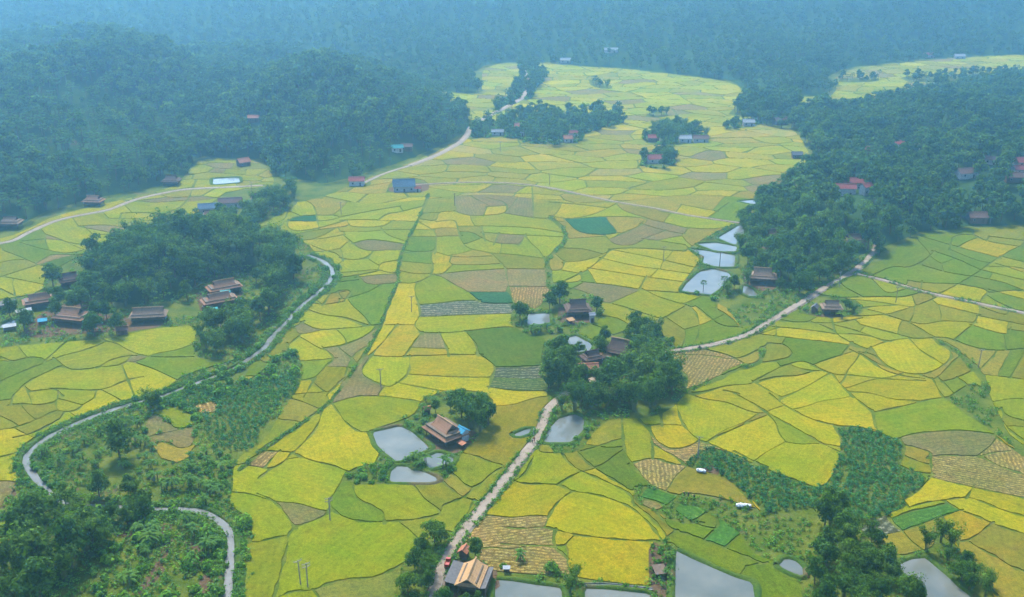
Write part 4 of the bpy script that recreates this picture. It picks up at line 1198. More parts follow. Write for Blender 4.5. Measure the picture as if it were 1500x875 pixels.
# ---------------------------------------------------------------- houses
def house_root(name, label, px, py, yaw, group=None, cat='house', clear=None):
    x, y = to_world(px, py); z = float(height(np.array([float(x)]), np.array([float(y)]))[0])
    # stand where the photo's sight line meets the slope
    for _ in range(6):
        x, y = to_world(px, py, z); z = 0.5*z+0.5*float(height(np.array([float(x)]), np.array([float(y)]))[0])
    x, y = to_world(px, py, z)
    e = bpy.data.objects.new(name, None); col.objects.link(e); e.location = (float(x), float(y), z-0.1); e.rotation_euler = (0, 0, R(yaw)); tag(e, label, cat, group)
    s = scale_at(py); fx, fy = to_plan(x, y); w = (clear or 9)*s*0.75
    KEEP_CLEAR.append((float(fx)-w, float(fx)+w, float(fy)-5*s*.5, float(fy)+w*(0.62 if z < 3 else 2.2))); HOUSES.append((float(x), float(y)))
    return e
HOUSES = []
def thatch_roof(e, L, W, z0, zr, mat, ridge_mat, rf=0.46, gm=0.5):
    """hipped roof with a steep gablet at each ridge end, laid in overlapping courses"""
    r = L*rf*0.5; n = 7; mb = MB(); hl, hw = L/2, W/2; zm = z0+(zr-z0)*gm
    def long_pt(t, s, sx):      # t 0 eave .. 1 ridge on a long side
        z = z0+(zr-z0)*(t+0.08*math.sin(math.pi*t)*-1); y = s*hw*(1-t)
        tm = min(t/gm, 1.0); x = hl+(r-hl)*tm
        return (sx*x, y, z)
    for s in (-1, 1):
        for i in range(n):
            t0, t1 = i/n, (i+1)/n; lift = 0.10
            a, b = long_pt(t0, s, -1), long_pt(t0, s, 1); c, d = long_pt(min(t1+0.03, 1), s, 1), long_pt(min(t1+0.03, 1), s, -1)
            up = lambda p, h: (p[0], p[1], p[2]+h)
            mb.slab([up(a, lift), up(b, lift), up(c, 0.02), up(d, 0.02)], 0.16)
    nh = 4
    for sx in (-1, 1):
        for i in range(nh):
            t0, t1 = gm*i/nh, gm*(i+1)/nh
            p0 = [long_pt(t0, s, sx) for s in (-1, 1)]; p1 = [long_pt(t1, s, sx) for s in (-1, 1)]
            mb.slab([(p0[0][0], p0[0][1], p0[0][2]+.1), (p0[1][0], p0[1][1], p0[1][2]+.1), (p1[1][0], p1[1][1], p1[1][2]+.02), (p1[0][0], p1[0][1], p1[0][2]+.02)], 0.16)
    roof = mb.build('roof', mat, e)
    rb = MB(); rb.tube([(-r-0.35, 0, zr+0.02), (0, 0, zr+0.10), (r+0.35, 0, zr+0.02)], 0.24, 6); rb.build('ridge_cap', ridge_mat, roof)
    for sx in (-1, 1):
        g = MB(); y = hw*(1-gm)*0.92; x = sx*(r-0.25); g.add([(x, -y, zm), (x, y, zm), (x, 0, zr-0.15), (x-sx*.12, -y, zm), (x-sx*.12, y, zm), (x-sx*.12, 0, zr-0.15)], [(0, 1, 2), (5, 4, 3), (0, 3, 4, 1), (1, 4, 5, 2), (2, 5, 3, 0)]); g.build('gablet', M['wood'], roof)
    return roof
def stilt_house(label, px, py, L, W, yaw, mat='thatch', ridge='ridge', zr=None, z0=2.9, group=None, rf=0.46, detail=True, deck=True):
    e = house_root('stilt_house', label, px, py, yaw, group, 'house', max(L, W)*0.62)
    zr = z0+((zr or z0+W*0.46)-z0)*0.80
    if rf == 0.46: rf = 0.60
    thatch_roof(e, L, W, z0, zr, M[mat], M[ridge], rf)
    l, w = L-2.0, W-2.0
    mb = MB(); mb.box((0, 0, 2.75), (l, w, 2.2)); wall = mb.build('wall', M['plank'], e)
    mb = MB(); mb.box((0, 0, 1.55), (l+0.7, w+0.7, 0.18)); mb.build('floor_deck', M['wood'], e)
    for i in range(4):
        for s in (-1, 1):
            mb = MB(); mb.tube([(-l/2+0.25+i*(l-.5)/3, s*(w/2-0.15), -0.5), (-l/2+0.25+i*(l-.5)/3, s*(w/2-0.15), 1.5)], 0.16, 6); mb.build('post', M['wood'], e)
    if detail:
        for s in (-1, 1):
            for x in (-l*0.28, l*0.28):
                mb = MB(); mb.box((x, s*(w/2+0.03), 2.6), (1.0, 0.08, 1.0)); wd = mb.build('window', M['wood'], wall)
                mb = MB(); mb.box((x, s*(w/2+0.06), 2.6), (0.8, 0.07, 0.8)); mb.build('opening', M['dark'], wd)
        mb = MB(); mb.box((l/2+0.04, 0, 2.5), (0.09, 1.0, 1.75)); mb.build('door', M['wood'], wall)
        mb = MB()
        for s in (-.45, .45): mb.tube([(l/2+0.4, s, 1.6), (l/2+2.0, s, 0)], 0.06, 5)
        for k in range(6): mb.box((l/2+0.45+k*.27, 0, 1.45-k*.27), (0.22, 0.9, 0.05))
        mb.build('ladder', M['plank'], e)
    return e
def gable_house(label, px, py, L, W, yaw, roof='red_tin', wall='white', h=3.2, pitch=0.36, group=None, windows=2, name='house', cat='house'):
    e = house_root(name, label, px, py, yaw, group, cat, max(L, W)*0.6)
    hl, hw = L/2, W/2; zr = h+W*pitch; mb = MB()
    l, w = hl-0.45, hw-0.5; zw = h+0.5*pitch-0.05
    mb.add([(-l, -w, -0.6), (l, -w, -0.6), (l, w, -0.6), (-l, w, -0.6), (-l, -w, zw), (l, -w, zw), (l, w, zw), (-l, w, zw), (-l, 0, zr-0.16), (l, 0, zr-0.16)], [(0, 1, 5, 4), (2, 3, 7, 6), (1, 2, 6, 9, 5), (3, 0, 4, 8, 7), (4, 5, 9, 8), (6, 7, 8, 9), (3, 2, 1, 0)])
    wl_ = mb.build('wall', M[wall], e)
    mb = MB()
    for s in (-1, 1): mb.slab([(-hl, s*hw, h), (hl, s*hw, h), (hl, 0, zr), (-hl, 0, zr)], 0.09)
    rf = mb.build('roof', M[roof], e)
    mb = MB(); mb.box((0, 0, zr+0.03), (L+.1, 0.45, 0.12)); mb.build('ridge_cap', M[roof], rf)
    for s in (-1, 1):
        for k in range(windows):
            x = -l+(k+0.5)*2*l/windows
            if s < 0 and k == windows//2:
                mb = MB(); mb.box((x, s*(w+0.02), 1.0), (1.0, 0.1, 2.0)); mb.build('door', M['wood'], wl_); continue
            mb = MB(); mb.box((x, s*(w+0.02), 1.6), (1.1, 0.1, 1.2)); f = mb.build('window', M['white_tin'], wl_)
            mb = MB(); mb.box((x, s*(w+0.05), 1.6), (0.9, 0.08, 1.0)); mb.build('pane', M['glass'], f)
    return e
def lean_shed(label, px, py, L, W, yaw, roof='grey_sheet', h=2.6, drop=0.7, group=None, name='shed'):
    e = house_root(name, label, px, py, yaw, group, 'shed', max(L, W)*0.5)
    mb = MB(); mb.slab([(-L/2, -W/2, h-drop), (L/2, -W/2, h-drop), (L/2, W/2, h), (-L/2, W/2, h)], 0.08); mb.build('roof', M[roof], e)
    for a in (-1, 1):
        for b in (-1, 1):
            mb = MB(); mb.tube([(a*(L/2-.3), b*(W/2-.3), -0.5), (a*(L/2-.3), b*(W/2-.3), h-drop*0.5-0.36+b*drop*0.5*(1-.6/W)+0.1)], 0.08, 5); mb.build('post', M['wood'], e)
    mb = MB(); mb.box((0, W/2-0.35, (h-0.5)/2), (L-.7, 0.08, h-0.7)); mb.build('wall', M['plank'], e)
    return e
# the nearer farmsteads
stilt_house('brown thatched stilt house with a gablet roof beside the square pond', 653, 641, 13.2, 9.6, -52, 'thatch_red', 'ridge', 7.2, 2.6)
gable_house('small pale blue annex with a blue tin roof at the end of the thatched house', 678, 645, 3.8, 3.6, -50, 'blue_tin', 'white_tin', 3.6, 0.28, None, 1, 'annex')
lean_shed('little rusty lean-to in front of the blue annex', 676, 655, 3.0, 1.8, -50, 'orange_tile', 1.9, 0.4)
gable_house('tiny orange roofed hut among bananas behind the pond house', 626, 606, 2.6, 2.2, 20, 'orange_tile', 'plank', 1.9, 0.35, None, 1, 'hut', 'hut')
stilt_house('golden straw roofed house between dark sheet roofs at the bottom edge', 691, 858, 9.5, 6.4, 78, 'straw', 'straw', 5.6, 3.0, rf=0.95)
lean_shed('dark grey sheet roof on the road side of the straw house', 668, 852, 9.0, 3.6, 78, 'grey_sheet', 3.1, 0.6)
lean_shed('dark grey sheet roof on the pond side of the straw house', 710, 860, 9.0, 2.6, 258, 'grey_sheet', 3.1, 0.6)
gable_house('pink tiled hut behind the red truck and straw house', 680, 816, 3.2, 2.8, 70, 'orange_tile', 'plank', 2.2, 0.35, None, 1, 'hut', 'hut')
lean_shed('small white roofed pump shed beside the jade pond', 742, 838, 1.9, 1.3, 0, 'white_tin', 1.6, 0.25)
lean_shed('grey plank shed among shrubs beside the large dark pond', 966, 842, 3.2, 3.6, 10, 'plank', 2.0, 0.4)
stilt_house('dark brown roofed house behind the small mirror pond in the hamlet', 846, 461, 10.5, 9.0, 6, 'thatch_dark', 'thatch_dark', 7.6)
gable_house('small white tower hut beside the dark roofed hamlet house', 867, 472, 2.6, 2.4, 10, 'white_tin', 'white_tin', 3.4, 0.3, None, 1, 'hut', 'hut')
lean_shed('little straw roofed shelter in the yard of the dark roofed hamlet house', 836, 474, 3.0, 2.4, 30, 'straw', 2.2, 0.5)
stilt_house('dark thatched stilt house with a pale ridge in the middle of the hamlet grove', 908, 522, 11.5, 9.2, -28, 'thatch_dark', 'ridge', 8.2)
stilt_house('small dark thatched house just behind the hamlet mirror pond', 867, 533, 8.0, 6.0, 25, 'thatch_dark', 'thatch_dark', 6.0)
gable_house('pinkish tin roofed house in front of the small dark thatched one', 860, 547, 8.0, 4.6, 8, 'orange_tile', 'plank', 2.6, 0.3)
lean_shed('straw lean-to between the two dark hamlet houses', 889, 526, 3.2, 3.0, 0, 'straw', 2.4, 0.6)
stilt_house('thatched house with bright orange ridge beside the chain of ponds', 1116, 413, 12.5, 8.6, -10, 'thatch', 'straw', 7.6)
stilt_house('brown roofed house isolated on the field side of the lane', 1217, 459, 8.6, 6.4, -4, 'thatch', 'thatch_dark', 6.2)
gable_house('small grey hut beside the isolated brown roofed house', 1193, 457, 4.0, 3.0, 60, 'grey_sheet', 'plank', 2.2, 0.4, None, 1, 'hut', 'hut')
# the village round the mound
stilt_house('long thatched house on its own at the foot of the mound', 219, 470, 14.5, 7.4, 8, 'thatch', 'ridge', 6.6, rf=0.8)
stilt_house('broad thatched house left of the long one below the mound', 108, 472, 13.5, 9.0, -14, 'thatch_red', 'ridge', 7.4)
stilt_house('thatched house with a pale ridge at the west end of the village', 60, 449, 13.5, 7.4, 28, 'thatch_red', 'ridge', 6.6)
stilt_house('dark thatched house beside the round tree on the mound edge', 104, 418, 9.5, 7.6, 30, 'thatch_dark', 'thatch_dark', 6.6)
stilt_house('upper of two thatched houses in the clearing east of the mound', 329, 429, 14.5, 8.0, 32, 'thatch_red', 'ridge', 6.8, rf=0.6)
stilt_house('lower of two thatched houses in the clearing with a teal lean-to', 322, 448, 14.5, 7.6, 30, 'thatch_red', 'ridge', 6.6, rf=0.6)
lean_shed('teal tin lean-to in front of the clearing houses', 312, 461, 4.6, 3.2, 25, 'teal_tin', 2.6, 0.6)
lean_shed('teal tin roof wedged between the two clearing houses', 331, 437, 4.2, 2.2, 20, 'teal_tin', 3.4, 0.5)
gable_house('small red roofed hut with a blue front beside the clearing houses', 345, 470, 3.2, 4.2, 5, 'red_tin', 'blue_tin', 2.6, 0.35, None, 1, 'hut', 'hut')
lean_shed('blue tarpaulin shelter beside the broad village house', 63, 475, 3.6, 2.6, 20, 'blue_tin', 2.2, 0.5)
lean_shed('grey sheet roofed shed at the far west end of the village', 8, 452, 9.0, 4.0, 28, 'grey_sheet', 2.8, 0.5)
lean_shed('pale sheet roofed shed below the pale ridge house', 36, 462, 6.0, 2.6, 30, 'white_tin', 2.6, 0.5)
lean_shed('pale sheet roofed shed by the village pond', 15, 484, 5.0, 2.4, 25, 'white_tin', 2.4, 0.5)
gable_house('brown hut at the edge of the long house yard', 180, 490, 4.5, 3.4, 20, 'brown_tile', 'plank', 2.2, 0.35, None, 1, 'hut', 'hut')
# behind the mound and along the hill foot
stilt_house('brown thatched house behind the mound wood', 309, 324, 9.5, 8.0, 12, 'thatch_red', 'thatch_dark', 6.6, detail=False)
gable_house('blue-grey roofed house behind the mound wood', 307, 311, 11.5, 7.0, 12, 'slate', 'white_tin', 3.0, 0.3)
gable_house('brown roofed house with a white porch in the trees near the hill lane', 338, 303, 13.0, 6.4, 10, 'brown_tile', 'white', 3.0, 0.36)
stilt_house('small dark thatched house at the far end of the tree row', 378, 297, 8.0, 7.0, 20, 'thatch_dark', 'thatch_dark', 6.0, detail=False)
stilt_house('brown thatched house alone on the west hill foot above the lane', 138, 301, 11.0, 7.6, -6, 'thatch_red', 'ridge', 6.4, detail=False)
stilt_house('grey thatched house at the west edge above the lane', 17, 333, 11.0, 7.6, 0, 'thatch', 'thatch_dark', 6.4, detail=False)
stilt_house('brown thatched house at the end of the hill lane', 252, 271, 10.0, 8.5, 0, 'thatch_dark', 'thatch_dark', 6.8, detail=False)
gable_house('pink tiled house beside the high terrace in the hill bay', 357, 243, 8.0, 6.0, 40, 'orange_tile', 'plank', 2.8, 0.38)
gable_house('white house with a long pink tin roof at the wood edge', 523, 271, 9.5, 6.2, 2, 'red_tin', 'white', 3.0, 0.32)
gable_house('blue-grey gabled house standing out in the fields', 592, 279, 13.0, 8.5, 8, 'slate', 'white_tin', 3.2, 0.42, None, 3)
gable_house('little pink hut beside the blue-grey gabled house', 612, 281, 4.0, 3.0, 0, 'red_tin', 'white', 2.2, 0.3, None, 1, 'hut', 'hut')
for px, py, L, W, yw, rf, wl_, lb in [(582, 222, 8, 5, 10, 'teal_tin', 'white', 'teal roofed house half hidden at the tip of the west hill'), (596, 220, 8, 5, 0, 'brown_tile', 'plank', 'brown roofed house at the tip of the west hill'), (372, 178, 8, 5, 0, 'orange_tile', 'plank', 'orange roofed house high on the west hill'),
        (832, 208, 7, 6, 10, 'orange_tile', 'white', 'bright orange roofed house in front of the long grove'), (840, 200, 8, 5, 0, 'red_tin', 'white', 'faded red roof just behind the orange one in the long grove'), (762, 190, 9, 6, 0, 'orange_tile', 'plank', 'brownish house in the west part of the long grove'), (729, 198, 9, 4, 0, 'white_tin', 'white', 'white roofed house at the west end of the long grove'), (764, 199, 4, 3, 0, 'white_tin', 'white', 'small white hut below the long grove'),
        (960, 238, 11, 7, 5, 'red_tin', 'white', 'faded pink roofed house in the nearer island of trees'), (957, 207, 8, 6, 0, 'red_tin', 'plank', 'pink roofed house at the west end of the farther island of trees'), (1003, 208, 9, 6, 0, 'white_tin', 'white', 'white roofed house in the farther island of trees'), (1026, 208, 11, 6, -4, 'brown_tile', 'white', 'long red-brown roof at the east end of the farther island of trees'),
        (1096, 184, 9, 6, 0, 'white_tin', 'white', 'white house in a small grove near the east wood'), (1176, 160, 11, 7, 5, 'red_tin', 'white', 'red roofed house where the east wood meets the far fields'), (1143, 182, 11, 7, 20, 'brown_tile', 'plank', 'brown roofed house inside the east wood tip'), (1167, 232, 7, 5, 0, 'grey_sheet', 'plank', 'grey hut at the east wood edge'),
        (1247, 277, 12, 6.5, -5, 'red_tin', 'white', 'largest white house with a pink roof on the east rise'), (1237, 286, 10, 6, -8, 'red_tin', 'white', 'pink roofed house in front of the largest white one'), (1220, 287, 7, 6, 5, 'red_tin', 'white', 'western small pink roof of the white cluster'), (1268, 284, 6, 5, 30, 'red_tin', 'white', 'eastern small pink roof of the white cluster'),
        (1315, 216, 10, 6, -25, 'red_tin', 'white', 'upper red roofed house on the east rise'), (1336, 221, 9, 6, -30, 'orange_tile', 'white', 'orange roofed house below the upper red one on the east rise'), (1266, 228, 6, 5, 0, 'orange_tile', 'plank', 'lone small tan roof between woods on the east rise'), (1452, 240, 8, 5, -35, 'brown_tile', 'white', 'grey-pink roofed house high on the east rise'),
        (1415, 259, 12, 7, 12, 'brown_tile', 'white', 'long brown roofed house on the east rise'), (1484, 265, 11, 7, 0, 'brown_tile', 'plank', 'brown roofed house with a pale yard near the east edge'), (1497, 243, 9, 7, 5, 'red_tin', 'white', 'upper pink roofed house at the east edge'), (1495, 254, 10, 6, 5, 'red_tin', 'white', 'lower pink roofed house at the east edge'),
        (1430, 324, 10, 7, 0, 'brown_tile', 'plank', 'dark brown house at the foot of the east rise above green fields'), (828, 92, 11, 6, 0, 'white_tin', 'white', 'pale roof at the far end of the plain'), (1360, 84, 11, 6, 0, 'red_tin', 'white', 'pink roof by the far eastern fields'), (1405, 86, 11, 6, 0, 'white_tin', 'white', 'white roof by the far eastern fields'), (895, 77, 14, 6, 0, 'white_tin', 'white', 'white building on the far slope')]:
    gable_house(lb, px, py, L*(1.15 if 'white' in lb and 1200 < px < 1290 else 1), W, yw, rf, wl_, 4.4 if 1200 < px < 1290 else 2.8, 0.34)
stilt_house('dark thatched house hidden behind the roadside trees of the east wood', 1249, 360, 11, 8, 8, 'thatch_dark', 'thatch_dark', 6.6, detail=False)
stilt_house('brown thatched house at the west edge of the east wood', 1130, 351, 8.5, 7, 20, 'thatch_dark', 'thatch', 6.0, detail=False)
stilt_house('small dark roof behind the ponds house', 1126, 374, 7, 6, 10, 'thatch_dark', 'thatch_dark', 5.6, detail=False)
# ---------------------------------------------------------------- trees and plants one can tell apart
ORD = ['westernmost', 'second from west', 'third from west', 'fourth from west', 'fifth from west', 'sixth from west', 'seventh from west', 'eighth from west']
def wood(polys, spacing, seed, mixk, label, group, smin=0.8, smax=1.15, hole=()):
    X, Y = scatter(polys, spacing, seed, hole); px, py = to_plan(X, Y); m = (px > -40) & (px < 1540) & (py < 915); X, Y, px, py = X[m], Y[m], px[m], py[m]; r = random.Random(seed); n = len(X)
    if n == 0: return 0
    ks = [r.choices([q[0] for q in mixk], [q[1] for q in mixk])[0] for _ in range(n)]
    # which part of the wood each one stands in: rank from the back, third from the west
    nr = 1 if n < 8 else 2 if n < 24 else 3 if n < 45 else 4 if n < 90 else 6; nc = 1 if n < 5 else 2 if n < 14 else 3 if n < 40 else 5
    rk = np.argsort(np.argsort(py))*nr//n; ck = np.argsort(np.argsort(px))*nc//n
    RN = {1: [''], 2: ['back row', 'front row'], 3: ['back row', 'middle row', 'front row'], 4: ['back row', 'second row', 'third row', 'front row'], 6: ['back row', 'second row', 'third row', 'fourth row', 'fifth row', 'front row']}[nr]
    CN = {1: [''], 2: ['western half', 'eastern half'], 3: ['west part', 'centre', 'east part'], 5: ['west end', 'west side', 'centre', 'east side', 'east end']}[nc]
    sc = [r.uniform(smin, smax)*(0.95 if k == 'bamboo' else 1) for k in ks]; cells = {}
    for i in range(n): cells.setdefault((ks[i], int(rk[i]), int(ck[i])), []).append(i)
    for (k, a, b), ids in cells.items():
        ids.sort(key=lambda i: px[i]); zone = ', '.join(z for z in (RN[a], CN[b]) if z)
        for j, i in enumerate(ids):
            lb = label[k]+((', '+zone) if zone else '')
            if len((lb+', '+ORD[j % 8]).split()) > 16: lb = lb.replace('clump ', '').replace('broadleaf ', '')
            if 1 < len(ids) <= 8: lb += ', '+ORD[j]
            plant(k, float(X[i]), float(Y[i]), lb, group, sc[i])
    return n
def LB(where): return {'broad': 'broadleaf tree '+where, 'bamboo': 'bamboo clump '+where, 'palm': 'palm tree '+where, 'banana': 'banana plant '+where, 'shrub': 'green shrub '+where}
wood([P('F', '120,446 125,405 150,378 200,358 260,346 330,346 400,362 436,385 440,408 428,426 395,448 385,425 355,405 300,408 285,440 262,448 190,452 150,456')], 7.5, 1, [('broad', 5), ('bamboo', 5)], LB('in the mound wood'), 'trees of the mound wood', 0.65, 1.4)
wood([P('F', '300,480 345,478 385,450 418,424 405,452 376,484 350,506 324,524 298,515 288,490')], 5.6, 2, [('broad', 5), ('bamboo', 5)], LB('in the streamside wood'), 'trees of the streamside tongue', 0.55, 1.1)
wood([P('F', '355,345 350,320 380,300 440,275 430,300 390,320 378,345'), P('F', '285,335 300,322 350,318 345,340')], 6.5, 3, [('broad', 6), ('bamboo', 3)], LB('in the row behind the mound'), 'trees behind the mound', 0.7, 1.0)
wood([P('F', '10,455 60,450 90,430 120,450 150,458 190,480 170,495 120,492 70,490 20,495')], 6.8, 4, [('broad', 4), ('banana', 4), ('shrub', 3)], LB('among the village houses'), 'plants between the village houses', 0.7, 0.95)
plant_px('broad', 78, 420, 'round dark tree at the west end of the mound', s=1.0, var=2)
wood([P('F', '798,580 795,545 800,515 815,500 850,535 850,560 900,560 940,545 960,520 975,530 1003,548 1005,565 985,592 950,610 905,612 880,600 850,612 812,606')], 6.0, 5, [('broad', 5), ('bamboo', 5)], LB('in the hamlet grove'), 'trees of the hamlet grove', 0.6, 1.25)
wood([P('F', '925,520 915,500 935,488 960,492 975,515 960,530 935,535')], 5.0, 6, [('broad', 5), ('bamboo', 4)], LB('on the lane side of the hamlet houses'), 'trees by the hamlet lane', 0.75, 1.0)
for px, py, k, s, lb in [(762, 470, 'broad', .85, 'leafy tree at the west corner of the small mirror pond'), (805, 452, 'broad', .7, 'tree behind the small mirror pond'), (820, 445, 'broad', .95, 'tall tree behind the dark roofed hamlet house'), (874, 458, 'broad', .75, 'tree at the east gable of the dark roofed hamlet house'), (885, 505, 'broad', .7, 'sparse light tree in the green field by the hamlet'), (878, 520, 'broad', .8, 'round dark tree by the corner of the hamlet mirror pond'),
        (945, 497, 'broad', .8, 'tree standing proud behind the hamlet grove'), (848, 520, 'broad', .55, 'low tree on the bank of the hamlet mirror pond'), (835, 533, 'broad', .6, 'tree at the near corner of the hamlet mirror pond'), (690, 628, 'bamboo', 1.1, 'tallest bamboo behind the pond house'), (703, 632, 'bamboo', 1.05, 'bamboo beside the field track by the pond house'), (676, 612, 'broad', .95, 'tree rising over the roof of the pond house'), (715, 622, 'broad', .8, 'tree at the east end of the pond house bamboo'), (706, 612, 'bamboo', .95, 'bamboo at the back of the pond house clump'),
        (690, 610, 'broad', .9, 'dark tree at the back of the pond house clump'), (638, 605, 'broad', .45, 'grey-green bushy tree behind the orange hut'), (660, 600, 'broad', .4, 'small tree at the field edge behind the pond house'), (1142, 425, 'broad', .6, 'young tree right in front of the orange ridge house'), (1240, 455, 'broad', .5, 'small tree at the east end of the isolated house'), (1250, 460, 'bamboo', .42, 'feathery clump east of the isolated house'), (1232, 466, 'banana', 1.0, 'banana clump in front of the isolated house'), (1180, 455, 'shrub', 1.3, 'bush between the lane and the isolated house'),
        (1075, 425, 'broad', .8, 'broad tree between the lower pond and the house with the orange ridge'), (1065, 432, 'bamboo', .6, 'bushy clump on the bank of the lower chain pond'), (1060, 425, 'palm', .8, 'palm on the bank of the lower chain pond'), (1030, 428, 'palm', .6, 'small palm at the near tip of the lower chain pond'), (1020, 432, 'shrub', 1.6, 'bush at the near tip of the lower chain pond'), (1045, 440, 'shrub', 1.8, 'bush below the lower chain pond'), (1095, 418, 'bamboo', .7, 'bamboo at the west gable of the orange ridge house'), (1185, 425, 'bamboo', .8, 'bamboo leaning to the lane east of the orange ridge house'), (1170, 430, 'broad', .9, 'tree by the lane east of the orange ridge house'),
        (1200, 412, 'broad', .95, 'tall tree on the inner side of the lane bend'), (1155, 410, 'broad', .9, 'tree behind the yard of the orange ridge house'), (222, 600, 'bamboo', .8, 'lone bushy tree on the stream bank amid fields'), (232, 598, 'broad', .55, 'small tree beside the lone bushy one on the stream bank'), (118, 767, 'shrub', .5, 'sapling in the western field'),
        (760, 820, 'banana', 1.0, 'banana behind the straw house field'), (835, 872, 'bamboo', .62, 'yellow-green bamboo between the two bottom ponds'), (842, 850, 'bamboo', .5, 'slender bamboo tip at the corner of the yellow field'), (806, 838, 'shrub', 1.7, 'dense bush on the bank of the jade pond'), (735, 832, 'shrub', .9, 'bush by the pump shed'), (815, 838, 'shrub', 1.2, 'bush beside the dense one on the jade pond bank')]:
    plant_px(k, px, py, lb, None, s)
wood([P('F', '590,878 595,835 625,805 645,790 668,786 650,810 640,838 628,875')], 4.6, 7, [('broad', 5), ('bamboo', 3), ('shrub', 2)], LB('on the lane verge at the bottom edge'), 'roadside trees at the bottom edge', 0.5, 0.8)
wood([P('F', '662,800 690,800 702,815 700,828 672,826 660,812')], 3.6, 8, [('broad', 3), ('shrub', 3), ('banana', 2)], LB('around the pink tiled hut'), 'plants around the pink hut', 0.45, 0.65)
wood([P('F', '640,870 650,862 720,870 715,900 630,900')], 4.0, 9, [('broad', 3), ('shrub', 3)], LB('in front of the straw house'), 'plants in front of the straw house', 0.4, 0.6)
wood([P('C1', '0,690 60,640 150,560 260,530 400,540 480,580 490,640 430,720 360,800 200,900 0,960')], 6.6, 10, [('broad', 5), ('bamboo', 4)], LB('in the dark corner clump'), 'trees of the corner clump', 0.7, 1.35)
wood([P('C1', '280,480 420,440 560,430 680,450 720,480 700,560 600,580 480,560 380,530')], 5.6, 11, [('broad', 6), ('bamboo', 3)], LB('in the stream thicket'), 'trees of the stream thicket', 0.5, 0.8)
wood([P('C1', '470,170 560,100 650,90 640,210 720,300 860,330 960,360 930,450 760,420 650,400 540,330'), P('C1', '720,380 860,340 950,370 980,470 860,470 740,440'), P('C1', '180,260 330,180 420,240 440,330 330,350 220,330')], 5.2, 12, [('banana', 6), ('shrub', 5), ('broad', 0.25)], LB('in the stream loop scrub'), 'plants of the loop scrub', 0.75, 1.25)
wood([P('C1', '600,590 680,560 700,680 640,760 560,860 480,880 500,760 560,700'), P('C1', '760,540 830,540 880,600 940,680 900,740 820,640 770,600')], 5.0, 13, [('banana', 6), ('shrub', 4)], LB('on rough ground below the thicket'), 'plants of the rough ground', 0.8, 1.35)
wood([P('F', '1203,748 1232,742 1262,775 1275,800 1310,808 1312,835 1345,870 1350,905 1180,905 1180,840 1200,800')], 5.2, 14, [('broad', 6), ('bamboo', 2), ('banana', 1)], LB('in the dark bottom east copse'), 'trees of the east copse', 0.55, 0.85)
wood([P('F', '1352,800 1380,790 1398,805 1405,830 1445,852 1462,880 1445,900 1420,880 1380,840 1360,815')], 4.8, 15, [('broad', 5), ('bamboo', 3)], LB('beside the bottom east pond'), 'trees east of the bottom pond', 0.45, 0.75)
plant_px('bamboo', 1378, 795, 'rounded feathery tree above the bottom east pond', s=.7)
wood([P('C2', '350,345 420,310 500,300 560,300 590,320 570,380 480,388 360,385'), P('C2', '640,280 700,280 720,320 660,320'), P('C2', '770,290 840,300 830,350 780,370')], 3.4, 16, [('shrub', 7), ('banana', 2)], LB('around the three farm ponds'), 'hedge shrubs by the farm ponds', 0.8, 1.25)
wood([P('C2', '640,120 700,70 740,60 740,110 720,180 760,215 745,235 690,190'), P('C2', '690,30 760,15 770,60 720,70')], 3.6, 17, [('banana', 5), ('shrub', 4)], LB('behind the square pond'), 'plants by the square pond', 0.7, 0.95)
wood([P('F', '752,484 800,482 830,484 828,492 770,492')], 3.2, 18, [('banana', 4), ('shrub', 5)], LB('below the small mirror pond'), 'hedge below the mirror pond', 0.8, 1.2)
wood([P('F', '955,800 985,800 985,850 955,855'), P('F', '860,845 945,852 945,858 860,852')], 3.0, 19, [('shrub', 6), ('banana', 2)], LB('in the garden strip'), 'garden strip plants', 0.6, 0.95)
wood([P('F', '975,500 1000,498 1003,508 978,512'), P('F', '832,645 868,630 866,640 840,655')], 3.2, 20, [('shrub', 6)], LB('at the lane end of the hamlet'), 'shrubs at the hamlet ends', 0.8, 1.2)
wood([P('F', '682,778 700,750 722,725 745,700 762,678 772,664 764,662 740,690 715,722 694,748 676,775')], 2.6, 22, [('shrub', 6), ('banana', 1)], LB('lining the west verge of the lane'), 'verge shrubs along the lane', 0.45, 0.75)
wood([P('F', '255,690 300,665 330,660 345,690 335,730 300,735')], 3.8, 23, [('shrub', 5), ('banana', 3)], LB('at the stream loop neck'), 'plants at the loop neck', 0.8, 1.2)
# the front rank of the east wood, nearest trees only; the rest of that wood reads as one mass
EASTW = P('F', '1080,345 1085,312 1110,296 1165,282 1195,245 1180,215 1165,190 1130,188 1105,172 1067,168 1085,150 1140,142 1175,157 1235,166 1320,143 1420,127 1500,112 1760,90 1760,320 1480,332 1440,337 1380,340 1350,345 1310,367 1285,390 1240,398 1190,425 1150,415 1110,412 1095,395')
FRONT = P('F', '1085,380 1080,345 1085,318 1120,310 1200,330 1290,340 1340,335 1310,365 1285,388 1240,398 1200,418 1160,400 1110,398')
wood([FRONT], 9.0, 24, [('broad', 6), ('bamboo', 4)], LB('in the east wood above the lane'), 'front trees of the east wood', 0.7, 1.45)
for i, (nm, lb) in enumerate([('grove4', 'in the farther island of trees'), ('grove5', 'in the nearer island of trees'), ('grove6', 'in the white house grove')]):
    wood([WOODS[nm]], 9.5 if nm == 'grove' else 8.0, 40+i, [('broad', 6), ('bamboo', 3)], LB(lb), 'trees '+lb, 0.7, 1.1 if nm in ('grove', 'grove2') else 0.9)
